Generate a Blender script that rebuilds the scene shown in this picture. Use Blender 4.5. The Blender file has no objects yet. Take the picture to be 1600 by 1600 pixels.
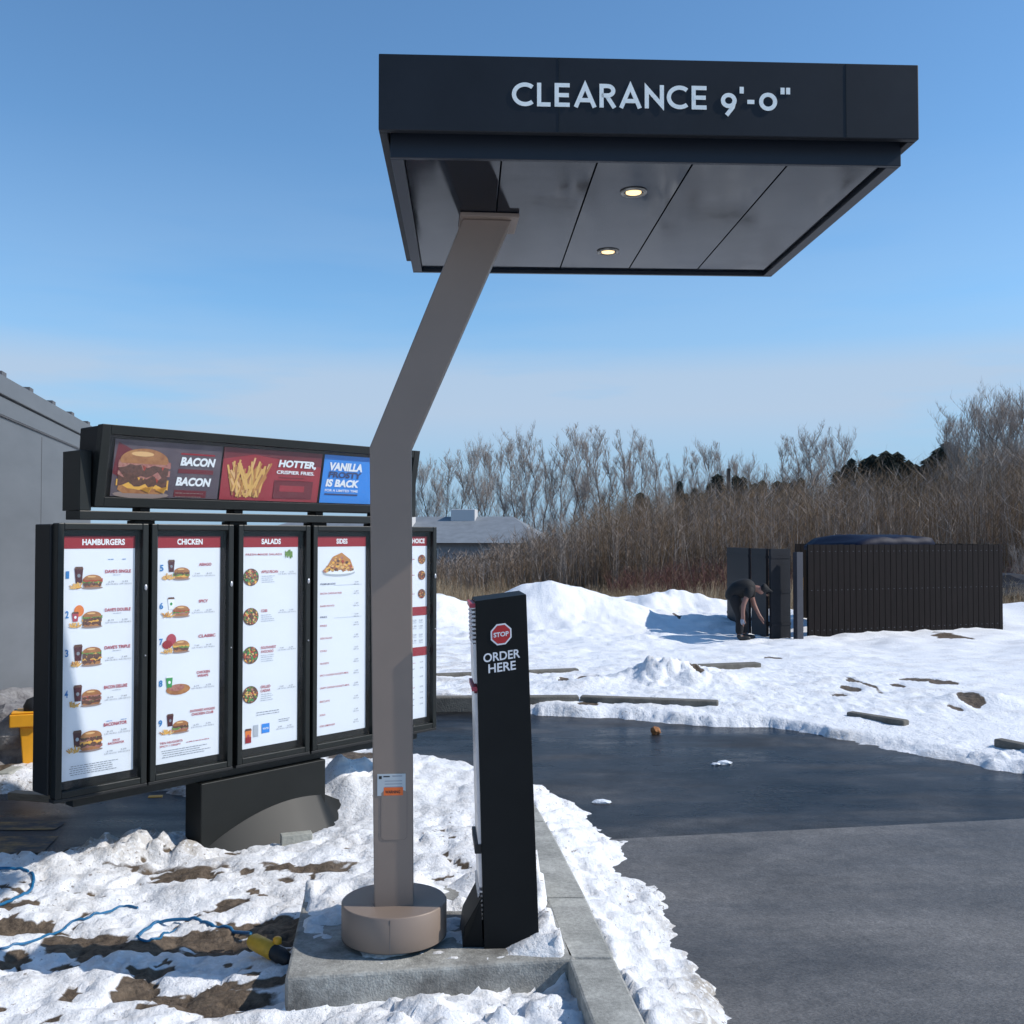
import bpy, math, random
import numpy as np
from mathutils import Vector, Matrix
random.seed(7); rng=np.random.default_rng(11)
R=math.radians
S=bpy.context.scene; C=S.collection
H=1.83; PITCH=R(1.432)
# ---------------------------------------------------------------- camera, sky, sun, exposure
cd=bpy.data.cameras.new('camera'); cam=bpy.data.objects.new('camera',cd); C.objects.link(cam)
cam.location=(0,0,H); cam.rotation_euler=(R(90)+PITCH,0,0)
cd.lens=36; cd.sensor_width=36; cd.clip_end=2000; cd.clip_start=.05
S.camera=cam
SUN=Vector((0.78,-0.047,0.628)).normalized()
EL=math.asin(SUN.z); AZ=math.atan2(SUN.x,SUN.y)
W=bpy.data.worlds.new('World'); S.world=W; W.use_nodes=True
nt=W.node_tree; bg=nt.nodes['Background']
sky=nt.nodes.new('ShaderNodeTexSky'); sky.sky_type='NISHITA'; sky.sun_disc=False
sky.sun_elevation=EL; sky.sun_rotation=AZ; sky.air_density=1.0; sky.dust_density=0.15; sky.ozone_density=1.3; sky.altitude=200
tc=nt.nodes.new('ShaderNodeTexCoord')
mp=nt.nodes.new('ShaderNodeMapping'); mp.inputs['Scale'].default_value=(1.3,1.3,9); mp.inputs['Rotation'].default_value=(0,R(3),0)
nz=nt.nodes.new('ShaderNodeTexNoise'); nz.inputs['Scale'].default_value=1.7; nz.inputs['Detail'].default_value=5; nz.inputs['Roughness'].default_value=.5
nt.links.new(tc.outputs['Generated'],mp.inputs[0]); nt.links.new(mp.outputs[0],nz.inputs['Vector'])
sx=nt.nodes.new('ShaderNodeSeparateXYZ'); nt.links.new(tc.outputs['Generated'],sx.inputs[0])
band=nt.nodes.new('ShaderNodeValToRGB'); e=band.color_ramp.elements   # thin cloud bank low over the horizon
e[0].position=0.0; e[0].color=(.25,)*3+(1,); e[1].position=.36; e[1].color=(0,0,0,1)
a=e.new(.075); a.color=(.35,)*3+(1,); a=e.new(.12); a.color=(1,1,1,1); a=e.new(.155); a.color=(.9,)*3+(1,); a=e.new(.185); a.color=(.22,)*3+(1,)
nt.links.new(sx.outputs['Z'],band.inputs[0])
cr=nt.nodes.new('ShaderNodeMapRange'); cr.inputs['From Min'].default_value=.34; cr.inputs['From Max'].default_value=.52
nt.links.new(nz.outputs['Fac'],cr.inputs['Value'])
mu=nt.nodes.new('ShaderNodeMath'); mu.operation='MULTIPLY'; nt.links.new(cr.outputs[0],mu.inputs[0]); nt.links.new(band.outputs[0],mu.inputs[1])
mu2=nt.nodes.new('ShaderNodeMath'); mu2.operation='MULTIPLY'; mu2.inputs[1].default_value=.95; nt.links.new(mu.outputs[0],mu2.inputs[0])
mx=nt.nodes.new('ShaderNodeMix'); mx.data_type='RGBA'
tn=nt.nodes.new('ShaderNodeMix'); tn.data_type='RGBA'; tn.blend_type='MULTIPLY'; tn.inputs[0].default_value=1; tn.inputs[7].default_value=(.74,1.04,1.22,1); nt.links.new(sky.outputs[0],tn.inputs[6])
nt.links.new(mu2.outputs[0],mx.inputs[0]); nt.links.new(tn.outputs[2],mx.inputs[6]); mx.inputs[7].default_value=(3.4,4.35,5.6,1)
hr=nt.nodes.new('ShaderNodeMapRange'); hr.interpolation_type='SMOOTHSTEP'; hr.inputs['From Min'].default_value=-.02; hr.inputs['From Max'].default_value=.26; hr.inputs['To Min'].default_value=.85; hr.inputs['To Max'].default_value=0
nt.links.new(sx.outputs['Z'],hr.inputs['Value']); hm=nt.nodes.new('ShaderNodeMix'); hm.data_type='RGBA'; hm.inputs[7].default_value=(1.75,3.0,4.9,1)
nt.links.new(hr.outputs[0],hm.inputs[0]); nt.links.new(tn.outputs[2],hm.inputs[6]); nt.links.new(hm.outputs[2],mx.inputs[6])
nt.links.new(mx.outputs[2],bg.inputs['Color']); bg.inputs['Strength'].default_value=.118
sl=bpy.data.lights.new('sun','SUN'); sl.energy=3.6; sl.angle=R(.5); sl.color=(1,.95,.88)
so=bpy.data.objects.new('sun',sl); C.objects.link(so); so.rotation_euler=SUN.to_track_quat('Z','Y').to_euler(); so.location=(8,-2,9)
S.view_settings.view_transform='Standard'; S.view_settings.look='None'; S.view_settings.exposure=.24; S.view_settings.gamma=1
S.render.engine='CYCLES'; S.cycles.max_bounces=8; S.cycles.transparent_max_bounces=12
# ---------------------------------------------------------------- helpers
def ray(px,py):
    u=(px-800)/1600; v=(800-py)/1600
    return Vector((u,math.cos(PITCH)-v*math.sin(PITCH),math.sin(PITCH)+v*math.cos(PITCH)))
def onz(px,py,z=0.):
    r=ray(px,py); t=(z-H)/r.z; return Vector((r.x*t,r.y*t,z))
def ony(px,py,y):
    r=ray(px,py); t=y/r.y; return Vector((r.x*t,y,H+r.z*t))
MATS={}
def mat(name,col,rough=.6,metal=0,var=0,vscale=6,bump=0,bscale=40,spec=.5,stretch=None,emit=None,col2=None,coord='Object',thr=None,rvar=0,detail=6,fine=None):
    m=bpy.data.materials.new(name); m.use_nodes=True; t=m.node_tree; b=t.nodes['Principled BSDF']
    b.inputs['Base Color'].default_value=(*col,1); b.inputs['Roughness'].default_value=rough; b.inputs['Metallic'].default_value=metal
    b.inputs['Specular IOR Level'].default_value=spec
    if emit: b.inputs['Emission Color'].default_value=(*emit[0],1); b.inputs['Emission Strength'].default_value=emit[1]
    if var or bump or col2 or rvar:
        co=t.nodes.new('ShaderNodeTexCoord'); mpn=t.nodes.new('ShaderNodeMapping'); t.links.new(co.outputs[coord],mpn.inputs[0])
        if stretch: mpn.inputs['Scale'].default_value=stretch
    if var or col2 or rvar:
        n=t.nodes.new('ShaderNodeTexNoise'); n.inputs['Scale'].default_value=vscale; n.inputs['Detail'].default_value=detail; n.inputs['Roughness'].default_value=.6
        t.links.new(mpn.outputs[0],n.inputs['Vector'])
        if var or col2:
            r=t.nodes.new('ShaderNodeValToRGB'); c2=col2 or tuple(min(1,c*(1+var)) for c in col); c1=col if col2 else tuple(c*(1-var) for c in col)
            lo,hi=thr or (.3,.7)
            r.color_ramp.elements[0].position=lo; r.color_ramp.elements[1].position=hi
            r.color_ramp.elements[0].color=(*c1,1); r.color_ramp.elements[1].color=(*c2,1)
            t.links.new(n.outputs['Fac'],r.inputs[0]); src=r.outputs[0]
            if fine:
                for fs_,flo,fhi in fine:
                    nf=t.nodes.new('ShaderNodeTexNoise'); nf.inputs['Scale'].default_value=fs_; nf.inputs['Detail'].default_value=4; nf.inputs['Roughness'].default_value=.7; t.links.new(co.outputs[coord],nf.inputs['Vector'])
                    qf=t.nodes.new('ShaderNodeMapRange'); qf.inputs['From Min'].default_value=.35; qf.inputs['From Max'].default_value=.65; qf.inputs['To Min'].default_value=flo; qf.inputs['To Max'].default_value=fhi; t.links.new(nf.outputs['Fac'],qf.inputs['Value'])
                    mf=t.nodes.new('ShaderNodeMix'); mf.data_type='RGBA'; mf.blend_type='MULTIPLY'; mf.inputs[0].default_value=1; t.links.new(src,mf.inputs[6]); cc_=t.nodes.new('ShaderNodeCombineColor')
                    for k_ in range(3): t.links.new(qf.outputs[0],cc_.inputs[k_])
                    t.links.new(cc_.outputs[0],mf.inputs[7]); src=mf.outputs[2]
            t.links.new(src,b.inputs['Base Color'])
        if rvar:
            q=t.nodes.new('ShaderNodeMapRange'); q.inputs['From Min'].default_value=.35; q.inputs['From Max'].default_value=.65
            q.inputs['To Min'].default_value=max(.02,rough-rvar); q.inputs['To Max'].default_value=rough+rvar
            t.links.new(n.outputs['Fac'],q.inputs['Value']); t.links.new(q.outputs[0],b.inputs['Roughness'])
    if bump:
        n2=t.nodes.new('ShaderNodeTexNoise'); n2.inputs['Scale'].default_value=bscale; n2.inputs['Detail'].default_value=5
        t.links.new(mpn.outputs[0],n2.inputs['Vector'])
        bp=t.nodes.new('ShaderNodeBump'); bp.inputs['Strength'].default_value=bump; bp.inputs['Distance'].default_value=.02
        t.links.new(n2.outputs['Fac'],bp.inputs['Height']); t.links.new(bp.outputs[0],b.inputs['Normal'])
    MATS[name]=m; return m
def M(n): return MATS[n]
class MB:
    def __init__(s): s.v=[]; s.f=[]; s.mi=[]; s.m=[]; s.sm=[]
    def slot(s,m):
        m=M(m) if isinstance(m,str) else m
        if m not in s.m: s.m.append(m)
        return s.m.index(m)
    def add(s,vs,fs,m,smooth=False):
        o=len(s.v); k=s.slot(m); s.v+= [tuple(v) for v in vs]
        for f in fs: s.f.append([i+o for i in f]); s.mi.append(k); s.sm.append(smooth)
        return s
    def box(s,a,b,m):
        (x0,y0,z0),(x1,y1,z1)=a,b
        vs=[(x0,y0,z0),(x1,y0,z0),(x1,y1,z0),(x0,y1,z0),(x0,y0,z1),(x1,y0,z1),(x1,y1,z1),(x0,y1,z1)]
        return s.add(vs,[(0,3,2,1),(4,5,6,7),(0,1,5,4),(1,2,6,5),(2,3,7,6),(3,0,4,7)],m)
    def hexa(s,vs,m): # 4 bottom ccw, 4 top ccw
        return s.add(vs,[(0,3,2,1),(4,5,6,7),(0,1,5,4),(1,2,6,5),(2,3,7,6),(3,0,4,7)],m)
    def prism(s,pts,axis,a,b,m): # outline extruded; axis 'y': pts (x,z); 'z': pts (x,y); 'x': pts (y,z)
        n=len(pts)
        def mk(p,t): return {'y':(p[0],t,p[1]),'z':(p[0],p[1],t),'x':(t,p[0],p[1])}[axis]
        vs=[mk(p,a) for p in pts]+[mk(p,b) for p in pts]
        fs=[list(range(n))[::-1],list(range(n,2*n))]+[(i,(i+1)%n,(i+1)%n+n,i+n) for i in range(n)]
        return s.add(vs,fs,m)
    def lathe(s,prof,c,m,n=48,smooth=True):
        vs=[];fs=[]
        for r,z in prof:
            for i in range(n):
                t=2*math.pi*i/n; vs.append((c[0]+r*math.cos(t),c[1]+r*math.sin(t),c[2]+z))
        for j in range(len(prof)-1):
            for i in range(n):
                fs.append((j*n+i,j*n+(i+1)%n,(j+1)*n+(i+1)%n,(j+1)*n+i))
        s.add(vs,fs,m,smooth)
        if prof[-1][0]>0: s.add([vs[(len(prof)-1)*n+i] for i in range(n)],[list(range(n))],m)
        return s
    def tube(s,pts,r,m,n=8,smooth=True):
        pts=[Vector(p) for p in pts]; rs=r if isinstance(r,(list,tuple)) else [r]*len(pts)
        vs=[];fs=[]
        for i,p in enumerate(pts):
            d=(pts[min(i+1,len(pts)-1)]-pts[max(i-1,0)]).normalized()
            up=Vector((0,0,1)) if abs(d.z)<.9 else Vector((1,0,0))
            a=d.cross(up).normalized(); b=d.cross(a)
            for k in range(n):
                t=2*math.pi*k/n; vs.append(p+(a*math.cos(t)+b*math.sin(t))*rs[i])
        for j in range(len(pts)-1):
            for k in range(n): fs.append((j*n+k,(j)*n+(k+1)%n,(j+1)*n+(k+1)%n,(j+1)*n+k))
        fs.append(list(range(n))); fs.append([len(vs)-n+k for k in range(n)][::-1])
        return s.add(vs,fs,m,smooth)
    def poly(s,pts,y,m): # flat shape facing -y at depth y
        return s.add([(p[0],y,p[1]) for p in pts],[list(range(len(pts)))],m)
    def build(s,name,parent=None,loc=None,bevel=0,rotz=0):
        me=bpy.data.meshes.new(name); me.from_pydata(s.v,[],s.f)
        for m in s.m: me.materials.append(m)
        me.polygons.foreach_set('material_index',s.mi); me.polygons.foreach_set('use_smooth',s.sm); me.update()
        o=bpy.data.objects.new(name,me); C.objects.link(o); o.parent=parent
        if loc: o.location=loc
        if rotz: o.rotation_euler=(0,0,rotz)
        if bevel:
            b=o.modifiers.new('bevel','BEVEL'); b.width=bevel; b.segments=2; b.limit_method='ANGLE'; b.angle_limit=R(40); b.harden_normals=False
        return o
def tag(o,label=None,cat=None,group=None,kind=None):
    if label: o['label']=label
    if cat: o['category']=cat
    if group: o['group']=group
    if kind: o['kind']=kind
    return o
def empty(name,loc=(0,0,0),rz=0,**k):
    o=bpy.data.objects.new(name,None); C.objects.link(o); o.location=loc; o.rotation_euler=(0,0,rz); o.empty_display_size=.1
    return tag(o,**k)
_tx={}
def text_geo(st,bold=0.,shear=0.,space=1.):
    key=(st,bold,shear,space)
    if key not in _tx:
        c=bpy.data.curves.new('t','FONT'); c.body=st; c.size=1; c.offset=bold; c.shear=shear; c.fill_mode='FRONT'; c.space_character=space; c.resolution_u=4
        o=bpy.data.objects.new('t',c); C.objects.link(o); bpy.context.view_layer.update()
        me=o.evaluated_get(bpy.context.evaluated_depsgraph_get()).to_mesh()
        vs=[tuple(v.co) for v in me.vertices]; fs=[tuple(p.vertices) for p in me.polygons]
        bpy.data.objects.remove(o); bpy.data.curves.remove(c)
        x0=min(v[0] for v in vs);x1=max(v[0] for v in vs);y0=min(v[1] for v in vs);y1=max(v[1] for v in vs)
        _tx[key]=([((v[0]-x0)/(x1-x0),(v[1]-y0)/(y1-y0)) for v in vs],fs)
    return _tx[key]
def text(mb,st,x,z,w,h,y,m,bold=.02,shear=0.,space=1.): # writes inside the box (x..x+w, z..z+h) facing -y
    vs,fs=text_geo(st,bold,shear,space)
    mb.add([(x+v[0]*w,y,z+v[1]*h) for v in vs],fs,m)
# numpy noise
_p=np.random.default_rng(3).random((256,256))
def vn(x,y,seed=0):
    x=np.asarray(x,float)+seed*17.3; y=np.asarray(y,float)+seed*9.7
    xi=np.floor(x).astype(int); yi=np.floor(y).astype(int); fx=x-xi; fy=y-yi
    fx=fx*fx*fx*(fx*(fx*6-15)+10); fy=fy*fy*fy*(fy*(fy*6-15)+10)
    g=lambda a,b:_p[a&255,b&255]
    return (g(xi,yi)*(1-fx)+g(xi+1,yi)*fx)*(1-fy)+(g(xi,yi+1)*(1-fx)+g(xi+1,yi+1)*fx)*fy
def fbm(x,y,f=1.,o=4,seed=0):
    t=0;a=.5;s=0
    for i in range(o): t=t+a*(vn(x*f,y*f,seed+i)*2-1); s+=a; a*=.5; f*=2.03
    return t/s
def sstep(a,b,x): t=np.clip((x-a)/(b-a),0,1); return t*t*(3-2*t)
def psdf(P,x,y): # signed distance, negative inside
    d=np.full(x.shape,1e9); ins=np.zeros(x.shape,bool); n=len(P)
    for i in range(n):
        ax,ay=P[i]; bx,by=P[(i+1)%n]; ex,ey=bx-ax,by-ay
        wx,wy=x-ax,y-ay; t=np.clip((wx*ex+wy*ey)/(ex*ex+ey*ey),0,1)
        d=np.minimum(d,np.hypot(wx-ex*t,wy-ey*t))
        c=((ay<=y)&(by>y)|(by<=y)&(ay>y)); 
        with np.errstate(divide='ignore',invalid='ignore'):
            xi=ax+(y-ay)/(by-ay if by!=ay else 1e-9)*ex
        ins^=c&(x<xi)
    return np.where(ins,-d,d)
# ---------------------------------------------------------------- terrain
ROADP=[(1.0,-8),(.98,2.5),(.96,3.9),(.96,4.5),(.92,4.85),(.8,5.55),(.77,6.2),(.66,6.6),(.42,7.5),(.17,7.75),(-.3,8.15),(-.85,8.6),(-1.8,9.0),(-3.2,9.3),(-7,9.6),
 (-7,12.6),(-3,11.8),(-.76,11.2),(.2,10.65),(.64,10.45),(1.3,10.3),(1.74,10.0),(2.44,9.9),(2.9,9.4),(3.23,8.75),(3.56,8.25),(3.85,7.8),(4.6,6.3),(5.2,4),(5.6,-8)]
WETP=[(-5.2,5.75),(-2.9,5.85),(-2.5,6.0),(-2.2,6.25),(-1.95,6.7),(-1.9,7.1),(-2.5,7.4),(-5.2,7.3)]
BLOCKP=[(-.852,3.881),(.251,4.062),(.13,4.95),(-.97,4.85)]
KR=[(.9,-3),(.72,1.2),(.456,3.517),(.40,4.1),(.339,4.758),(.23,5.75),(.147,6.39),(.02,7.1)]
KERBP=KR+[(x-.185,y-.02) for x,y in KR[::-1]]
DIRT=[]
for px,py,w,h,s in [(40,1450,60,9,1),(130,1466,60,14,1),(190,1478,90,11,1),(300,1462,55,11,1),(335,1482,50,8,1),(368,1414,22,8,1),(232,1515,36,9,1),(214,1540,22,13,1),
  (112,1502,22,7,.9),(106,1556,14,10,1),(15,1502,22,11,1),(345,1440,20,6,.9),(460,1443,55,10,1),(438,1455,50,9,1),(302,1430,16,5,.9),(375,1447,30,9,1),(350,1540,14,5,.8),
  (105,1420,8,4,.8),(130,1421,7,4,.8),(20,1412,30,10,.8),(700,1438,30,9,1),(686,1380,12,5,.9),(712,1372,10,5,.8),(452,1378,16,5,.7),(490,1420,18,5,.8),(572,1385,10,6,1),(500,1386,8,6,.9),
  (545,1190,38,9,.75),(280,1227,40,8,.5),(270,1316,14,7,.35),(300,1322,16,5,.3),(230,1318,10,5,.4),(700,1332,14,3,.5),(20,1310,80,24,.9),(60,1335,50,10,.8),
  (40,1180,40,40,.8),(700,894,40,5,.0),
  (920,1065,22,5,1),(882,1066,9,4,1),(1078,1060,9,17,1),(1050,1052,10,3,.9),(1052,1034,26,3,.8),(858,964,6,4,.9),(848,968,8,8,.3),(880,978,14,3,.35),(1345,1075,11,14,.8),(1330,1083,14,5,.8),(1315,1095,16,3,.7),
  (1440,1068,34,4,.8),(1475,1073,28,4,1),(1405,1077,8,4,.8),(1515,1107,18,6,1),(1492,1113,9,3,.7),(920,1106,20,3,.8),(1030,1044,20,2,.5),(1210,1021,16,3,.7),(1300,1030,14,2,.4),(1350,1036,18,2,.35),(1400,1040,20,2,.3),
  (1230,1000,20,2,.4),(990,942,5,3,.6),(1072,948,5,2,.6),(1092,946,3,2,.7),(1058,980,5,2,.7),(1100,976,4,2,.7),(1140,1067,4,2,.6),(1005,945,30,6,.3),(722,938,10,5,1),(728,946,6,5,1),(706,930,14,3,.7),(1490,1002,30,6,.9)]:
    zz=.05 if py>1020 else -.12
    if py<960: continue
    c=onz(px,py,zz); k_=1.25 if px<560 else 1; DIRT.append((c.x,c.y,k_*w*c.y/1600,k_*max(.03,h*c.y**2/(H*1600)),s))
def far_(x,y): return sstep(9.5,10.5,y)*(1-sstep(16,20,y))
def terrain(x,y,full=False):
    x=np.asarray(x,float); y=np.asarray(y,float)
    n1=fbm(x,y,1.1,4,1); n2=fbm(x,y,4.5,4,5); n3=fbm(x,y,15,3,9)
    base=-.15*sstep(12,18,y)
    near=1-sstep(13,20,y)
    left=1-sstep(-.2,.5,x)
    near2=1-sstep(7,11,y)
    n4=fbm(x,y,27,2,13); T=.075+.024*n1+.012*n2*(.25+.75*near2)+.012*n3*(.1+.9*near2)+.008*n4*near2
    T=T+ .03*left*sstep(5.2,6.5,y)*(1-sstep(8,9.5,y)) + .03*sstep(9.6,11,y)
    # lumpy footprints on the left
    lump=np.abs(fbm(x,y,7,3,21)); T=T-.022*left*sstep(3,3.4,y)*(1-sstep(6,7,y))*(lump<.12)*(1-lump/.12)
    rid=1-np.abs(fbm(x,y,3.2,3,25))*3; T=T-.022*np.clip(rid,0,1)**2*near2*sstep(2.5,3,y); T=T-.022*left*np.clip(fbm(x,y*1.6,1.6,3,27),0,1)*2*sstep(3.2,3.8,y)*(1-sstep(5.3,6,y))
    def bump(cx,cy,rx,ry,h,rot=0):
        dx=x-cx; dy=y-cy; c,s=math.cos(rot),math.sin(rot)
        u=(dx*c+dy*s)/rx; v=(-dx*s+dy*c)/ry
        return h*np.exp(-(u*u+v*v))
    T=T+bump(-2.08,5.85,.28,.17,.10,.3)*(1+.9*n3+.7*n2)+bump(-2.55,5.6,.4,.13,.05,.2)*(1+n3)-bump(-1.45,6.22,.75,.42,.085,.7)
    T=T+bump(-1.1,7.05,.3,.3,.22)*(1+.6*n2)+bump(-.9,7.6,.5,.3,.07)
    T=T+bump(.0,3.72,.5,.17,.10)*(1+.7*n2+.4*n3)+bump(-.45,3.5,.45,.2,.04)*(1+n3)
    # berm between kerb and lane
    kx=np.interp(y,[k[1] for k in KR],[k[0] for k in KR])
    side=x-kx
    T=T+np.where((side>0.02)&(y<8.5),.022*n3+.015*n2,0)+np.where((side>-.02)&(y<8),.085*np.exp(-np.clip(side,0,9)/.22),0)*(1-sstep(6.5,7.5,y))
    # block top & kerb snow caps
    sb=psdf(BLOCKP,x,y); nT=T
    back=sstep(4.35,4.8,y+.12*n2)
    inb=1-sstep(-.05,.0,sb); topT=.150+.09*back+.07*n2+.03*n3; T=np.where(sb<0,nT*0+np.where(sb<-.012,topT-(1-inb)*.05*(1-back),np.minimum(nT,.13)),T)
    T=T+bump(.16,4.35,.09,.2,.11)*(1+.6*n2)+bump(.12,4.95,.10,.35,.10)*(1+.6*n2)+bump(.2,4.1,.03,.1,.05)
    sk=psdf(KERBP,x,y)
    cap=.135+.055*sstep(.0,.12,-(side+.09))*sstep(4.2,4.6,y+.3*n2)*(y<6)+.06*sstep(5.4,6.3,y)+.05*n2*(y>4.15)
    T=np.where(sk<.01,np.minimum(T,cap),T)
    # far relief
    far=sstep(9.8,11,y)
    T=T+bump(1.95,12.5,.55,.5,.27)*(1+.5*n2+.2*n3)+.02*n2*sstep(9.5,10.5,y)*(1-sstep(15,18,y))+.012*n3*sstep(9.5,10.5,y)*(1-sstep(13,15,y))+bump(.95,12.1,.35,.25,.08)+bump(4.9,10.8,.5,.25,.10)
    T=T+bump(.2,22.2,1.1,1.4,.30)+bump(1.25,22.2,1.1,1.4,.40)*(1+.05*n2)+bump(1.0,22.5,3.0,1.2,.32)+bump(3.9,25.4,2.0,1.0,.50)*(1+.2*n1)+bump(2.4,23.2,2,1,.1)+bump(-1.7,21.5,.7,1.2,.5)+bump(-4.5,22.5,2,1.5,.6)
    T=T+bump(12.,24,2.5,1.2,.35)+.12*n1*sstep(14,20,y)
    sr=np.minimum(psdf(ROADP,x,y),psdf(WETP,x,y))
    edge=sr+.10*fbm(x,y,2.2,3,31)+.05*fbm(x*.8,y*1.8,8,4,35)+.03*n3
    w=np.where(x>0,.42,.22); w=np.where(y>9.3,.16,w)
    m=sstep(-.03,1,edge/w)
    z=-.035+(T+.035)*np.where((x>0)&(y<9),np.minimum(m**.85,1),m**.8)
    # dirty patches
    d=np.zeros_like(z); wx=x+.05*fbm(x,y,6,3,41)+.02*n3; wy=y+.07*fbm(x,y,6,3,43)+.03*n3
    for cx,cy,rx,ry,s in DIRT:
        q=((wx-cx)/rx)**2+((wy-cy)/ry)**2
        d=np.maximum(d,s*(1-sstep(.45,1.15,q+ .5*n2)))
    speck=((fbm(x,y,9,3,51)+.25*fbm(x,y,1.5,2,52))>.56)*left*sstep(3.2,3.6,y)*(1-sstep(6.0,6.6,y))
    mudn=fbm(x*.8,y*2.0,1.7,4,55)+.10*n3+.08*n4; d=np.maximum(d,sstep(.10,.22,mudn)*left*sstep(3.95,4.2,y)*(1-sstep(4.75,5.0,y))*(1-sstep(-1.,-.7,x)))
    d=np.maximum(d,.8*sstep(.30,.40,mudn)*left*sstep(3.3,3.5,y)*(1-sstep(5.4,5.9,y))*(1-sstep(-1.0,-.8,x)*(y<4.6)))
    d=np.maximum(d,speck*.8)
    d=np.where(sb<-.01,.40+.5*n1,d)
    z=z-.018*np.clip(d,0,1)*(m>.5)*near*(sb>.03)
    z=z+base
    # grubby snow along the lane and on the ploughed pile
    g=np.exp(-np.abs(edge-.03)/.14)*.95*(y<9.5)*sstep(-.2,.5,n2+.3)
    g=g+bump(.9,3.7,.3,1.0,1.0)*(.7+n2+n3)+bump(-2.15,5.85,.55,.25,.8)*(.8+n2)+.30*left*sstep(.0,.3,n2)*sstep(3.2,3.6,y)+.25*far_(x,y)*sstep(.1,.4,n2)
    d2=np.maximum(d,sstep(26.5,28.5,y+1.2*n1)*1.0)
    z=z-.1*sstep(25,28,y)
    z=np.where((np.abs(x)>16)|(y<2),np.maximum(z,-.2),z)
    if full: return z,d2,np.clip(g,0,1)
    return z
def tz(x,y): return float(terrain(np.array([x]),np.array([y]))[0])
# ---------------------------------------------------------------- materials
mat('asphalt',(.007,.008,.010),.36,col2=(.062,.062,.063),vscale=.9,stretch=(.45,1.4,1),bump=.35,bscale=110,rvar=.28,spec=.22,detail=7,fine=[(70,.6,1.5),(4,.8,1.2),(.8,.55,1.6)],thr=(.44,.64))
mat('concrete_lane',(.075,.070,.066),.55,col2=(.145,.138,.132),vscale=.8,stretch=(.35,1.5,1),bump=.5,bscale=120,rvar=.14,fine=[(90,.72,1.3),(14,.85,1.15),(1.1,.72,1.22)],thr=(.33,.62))
mat('concrete',(.26,.26,.235),.85,col2=(.40,.395,.36),vscale=4,bump=.2,bscale=160,thr=(.3,.6),fine=[(60,.8,1.15),(7,.78,1.12)])
mat('concrete_stained',(.115,.11,.10),.8,col2=(.36,.355,.325),vscale=3.2,bump=.3,bscale=120,thr=(.36,.58),fine=[(45,.8,1.15),(9,.8,1.15)])
mat('concrete_dark',(.10,.09,.075),.9,col2=(.20,.185,.155),vscale=5,bump=.5,bscale=60)
mat('bronze_paint',(.235,.182,.148),.5,metal=.1,var=.04,vscale=3,bump=.02,bscale=300,spec=.4)
mat('bronze_edge',(.13,.10,.09),.45,metal=.3)
mat('black_fascia',(.009,.011,.015),.5,var=.25,vscale=3,bump=.03,bscale=8,spec=.3)
mat('soffit_panel',(.004,.008,.015),.12,var=.2,vscale=2,bump=.05,bscale=.8,spec=.42,rvar=.06)
mat('soffit_frame',(.012,.016,.024),.4,spec=.35)
mat('letter_white',(.78,.80,.76),.5,var=.05,vscale=30)
mat('lamp_trim',(.25,.24,.22),.3,metal=.6)
mat('lamp_glow',(1,.8,.5),.4,emit=((1,.66,.26),1.5))
mat('post_black',(.0065,.0075,.008),.6,var=.2,vscale=4,spec=.18)
mat('stop_red',(.42,.012,.014),.4); mat('sign_white',(.7,.7,.72),.5)
mat('silver',(.6,.6,.62),.35,metal=.6,var=.1,vscale=20)
mat('board_black',(.011,.013,.012),.42,spec=.35,var=.2,vscale=5,bump=.02,bscale=200)
mat('board_deep',(.006,.0065,.007),.6)
mat('pedestal_grey',(.009,.010,.009),.5,spec=.3,var=.15,vscale=4,bump=.02,bscale=200)
mat('print_white',(.70,.73,.79),.55,var=.015,vscale=5,emit=((.8,.87,1.0),.09))
mat('p_red',(.30,.010,.022),.5); mat('p_text_red',(.42,.05,.08),.5); mat('p_grey',(.22,.24,.28),.6); mat('p_pale',(.42,.46,.52),.6)
mat('p_blue',(.02,.20,.52),.5); mat('p_skyblue',(.03,.25,.75),.5); mat('p_navy',(.03,.05,.14),.5); mat('p_white',(.85,.87,.9),.5)
mat('p_bun',(.28,.10,.04),.5,col2=(.48,.22,.08),vscale=22); mat('p_bunlight',(.75,.45,.2),.5); mat('p_patty',(.07,.035,.028),.6,col2=(.16,.07,.05),vscale=60)
mat('p_lettuce',(.05,.16,.03),.6,col2=(.2,.33,.08),vscale=70); mat('p_tomato',(.42,.05,.03),.5); mat('p_cheese',(.8,.42,.08),.5)
mat('p_bacon',(.30,.08,.07),.5,col2=(.5,.25,.2),vscale=60); mat('p_fries',(.72,.42,.12),.5); mat('p_friesdark',(.5,.22,.06),.5); mat('p_cola',(.07,.012,.02),.4)
mat('p_orange',(.75,.2,.04),.5); mat('p_plum',(.075,.055,.075),.5,col2=(.13,.10,.12),vscale=8); mat('p_crimson',(.30,.02,.03),.5,col2=(.36,.03,.045),vscale=6)
mat('p_shade',(.30,.22,.2),.6); mat('p_green',(.04,.3,.08),.5); mat('p_crimson_dark',(.15,.015,.025),.5)
mat('wall_metal',(.155,.16,.165),.5,metal=.25,var=.10,vscale=1.2,stretch=(.6,1,3),bump=.02,bscale=3)
mat('wall_seam',(.10,.10,.105),.7)
mat('yellow_plastic',(.80,.36,.015),.45,var=.1,vscale=6)
mat('yellow_tool',(.62,.33,.02),.4,var=.15,vscale=30); mat('rubber_black',(.008,.008,.009),.55)
mat('cable_blue',(.008,.12,.26),.4)
mat('pale_block',(.33,.33,.29),.8,var=.15,vscale=12,bump=.3,bscale=50)
mat('wood_plank',(.28,.22,.16),.8,var=.3,vscale=9,stretch=(1,6,6),bump=.3,bscale=60)
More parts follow.
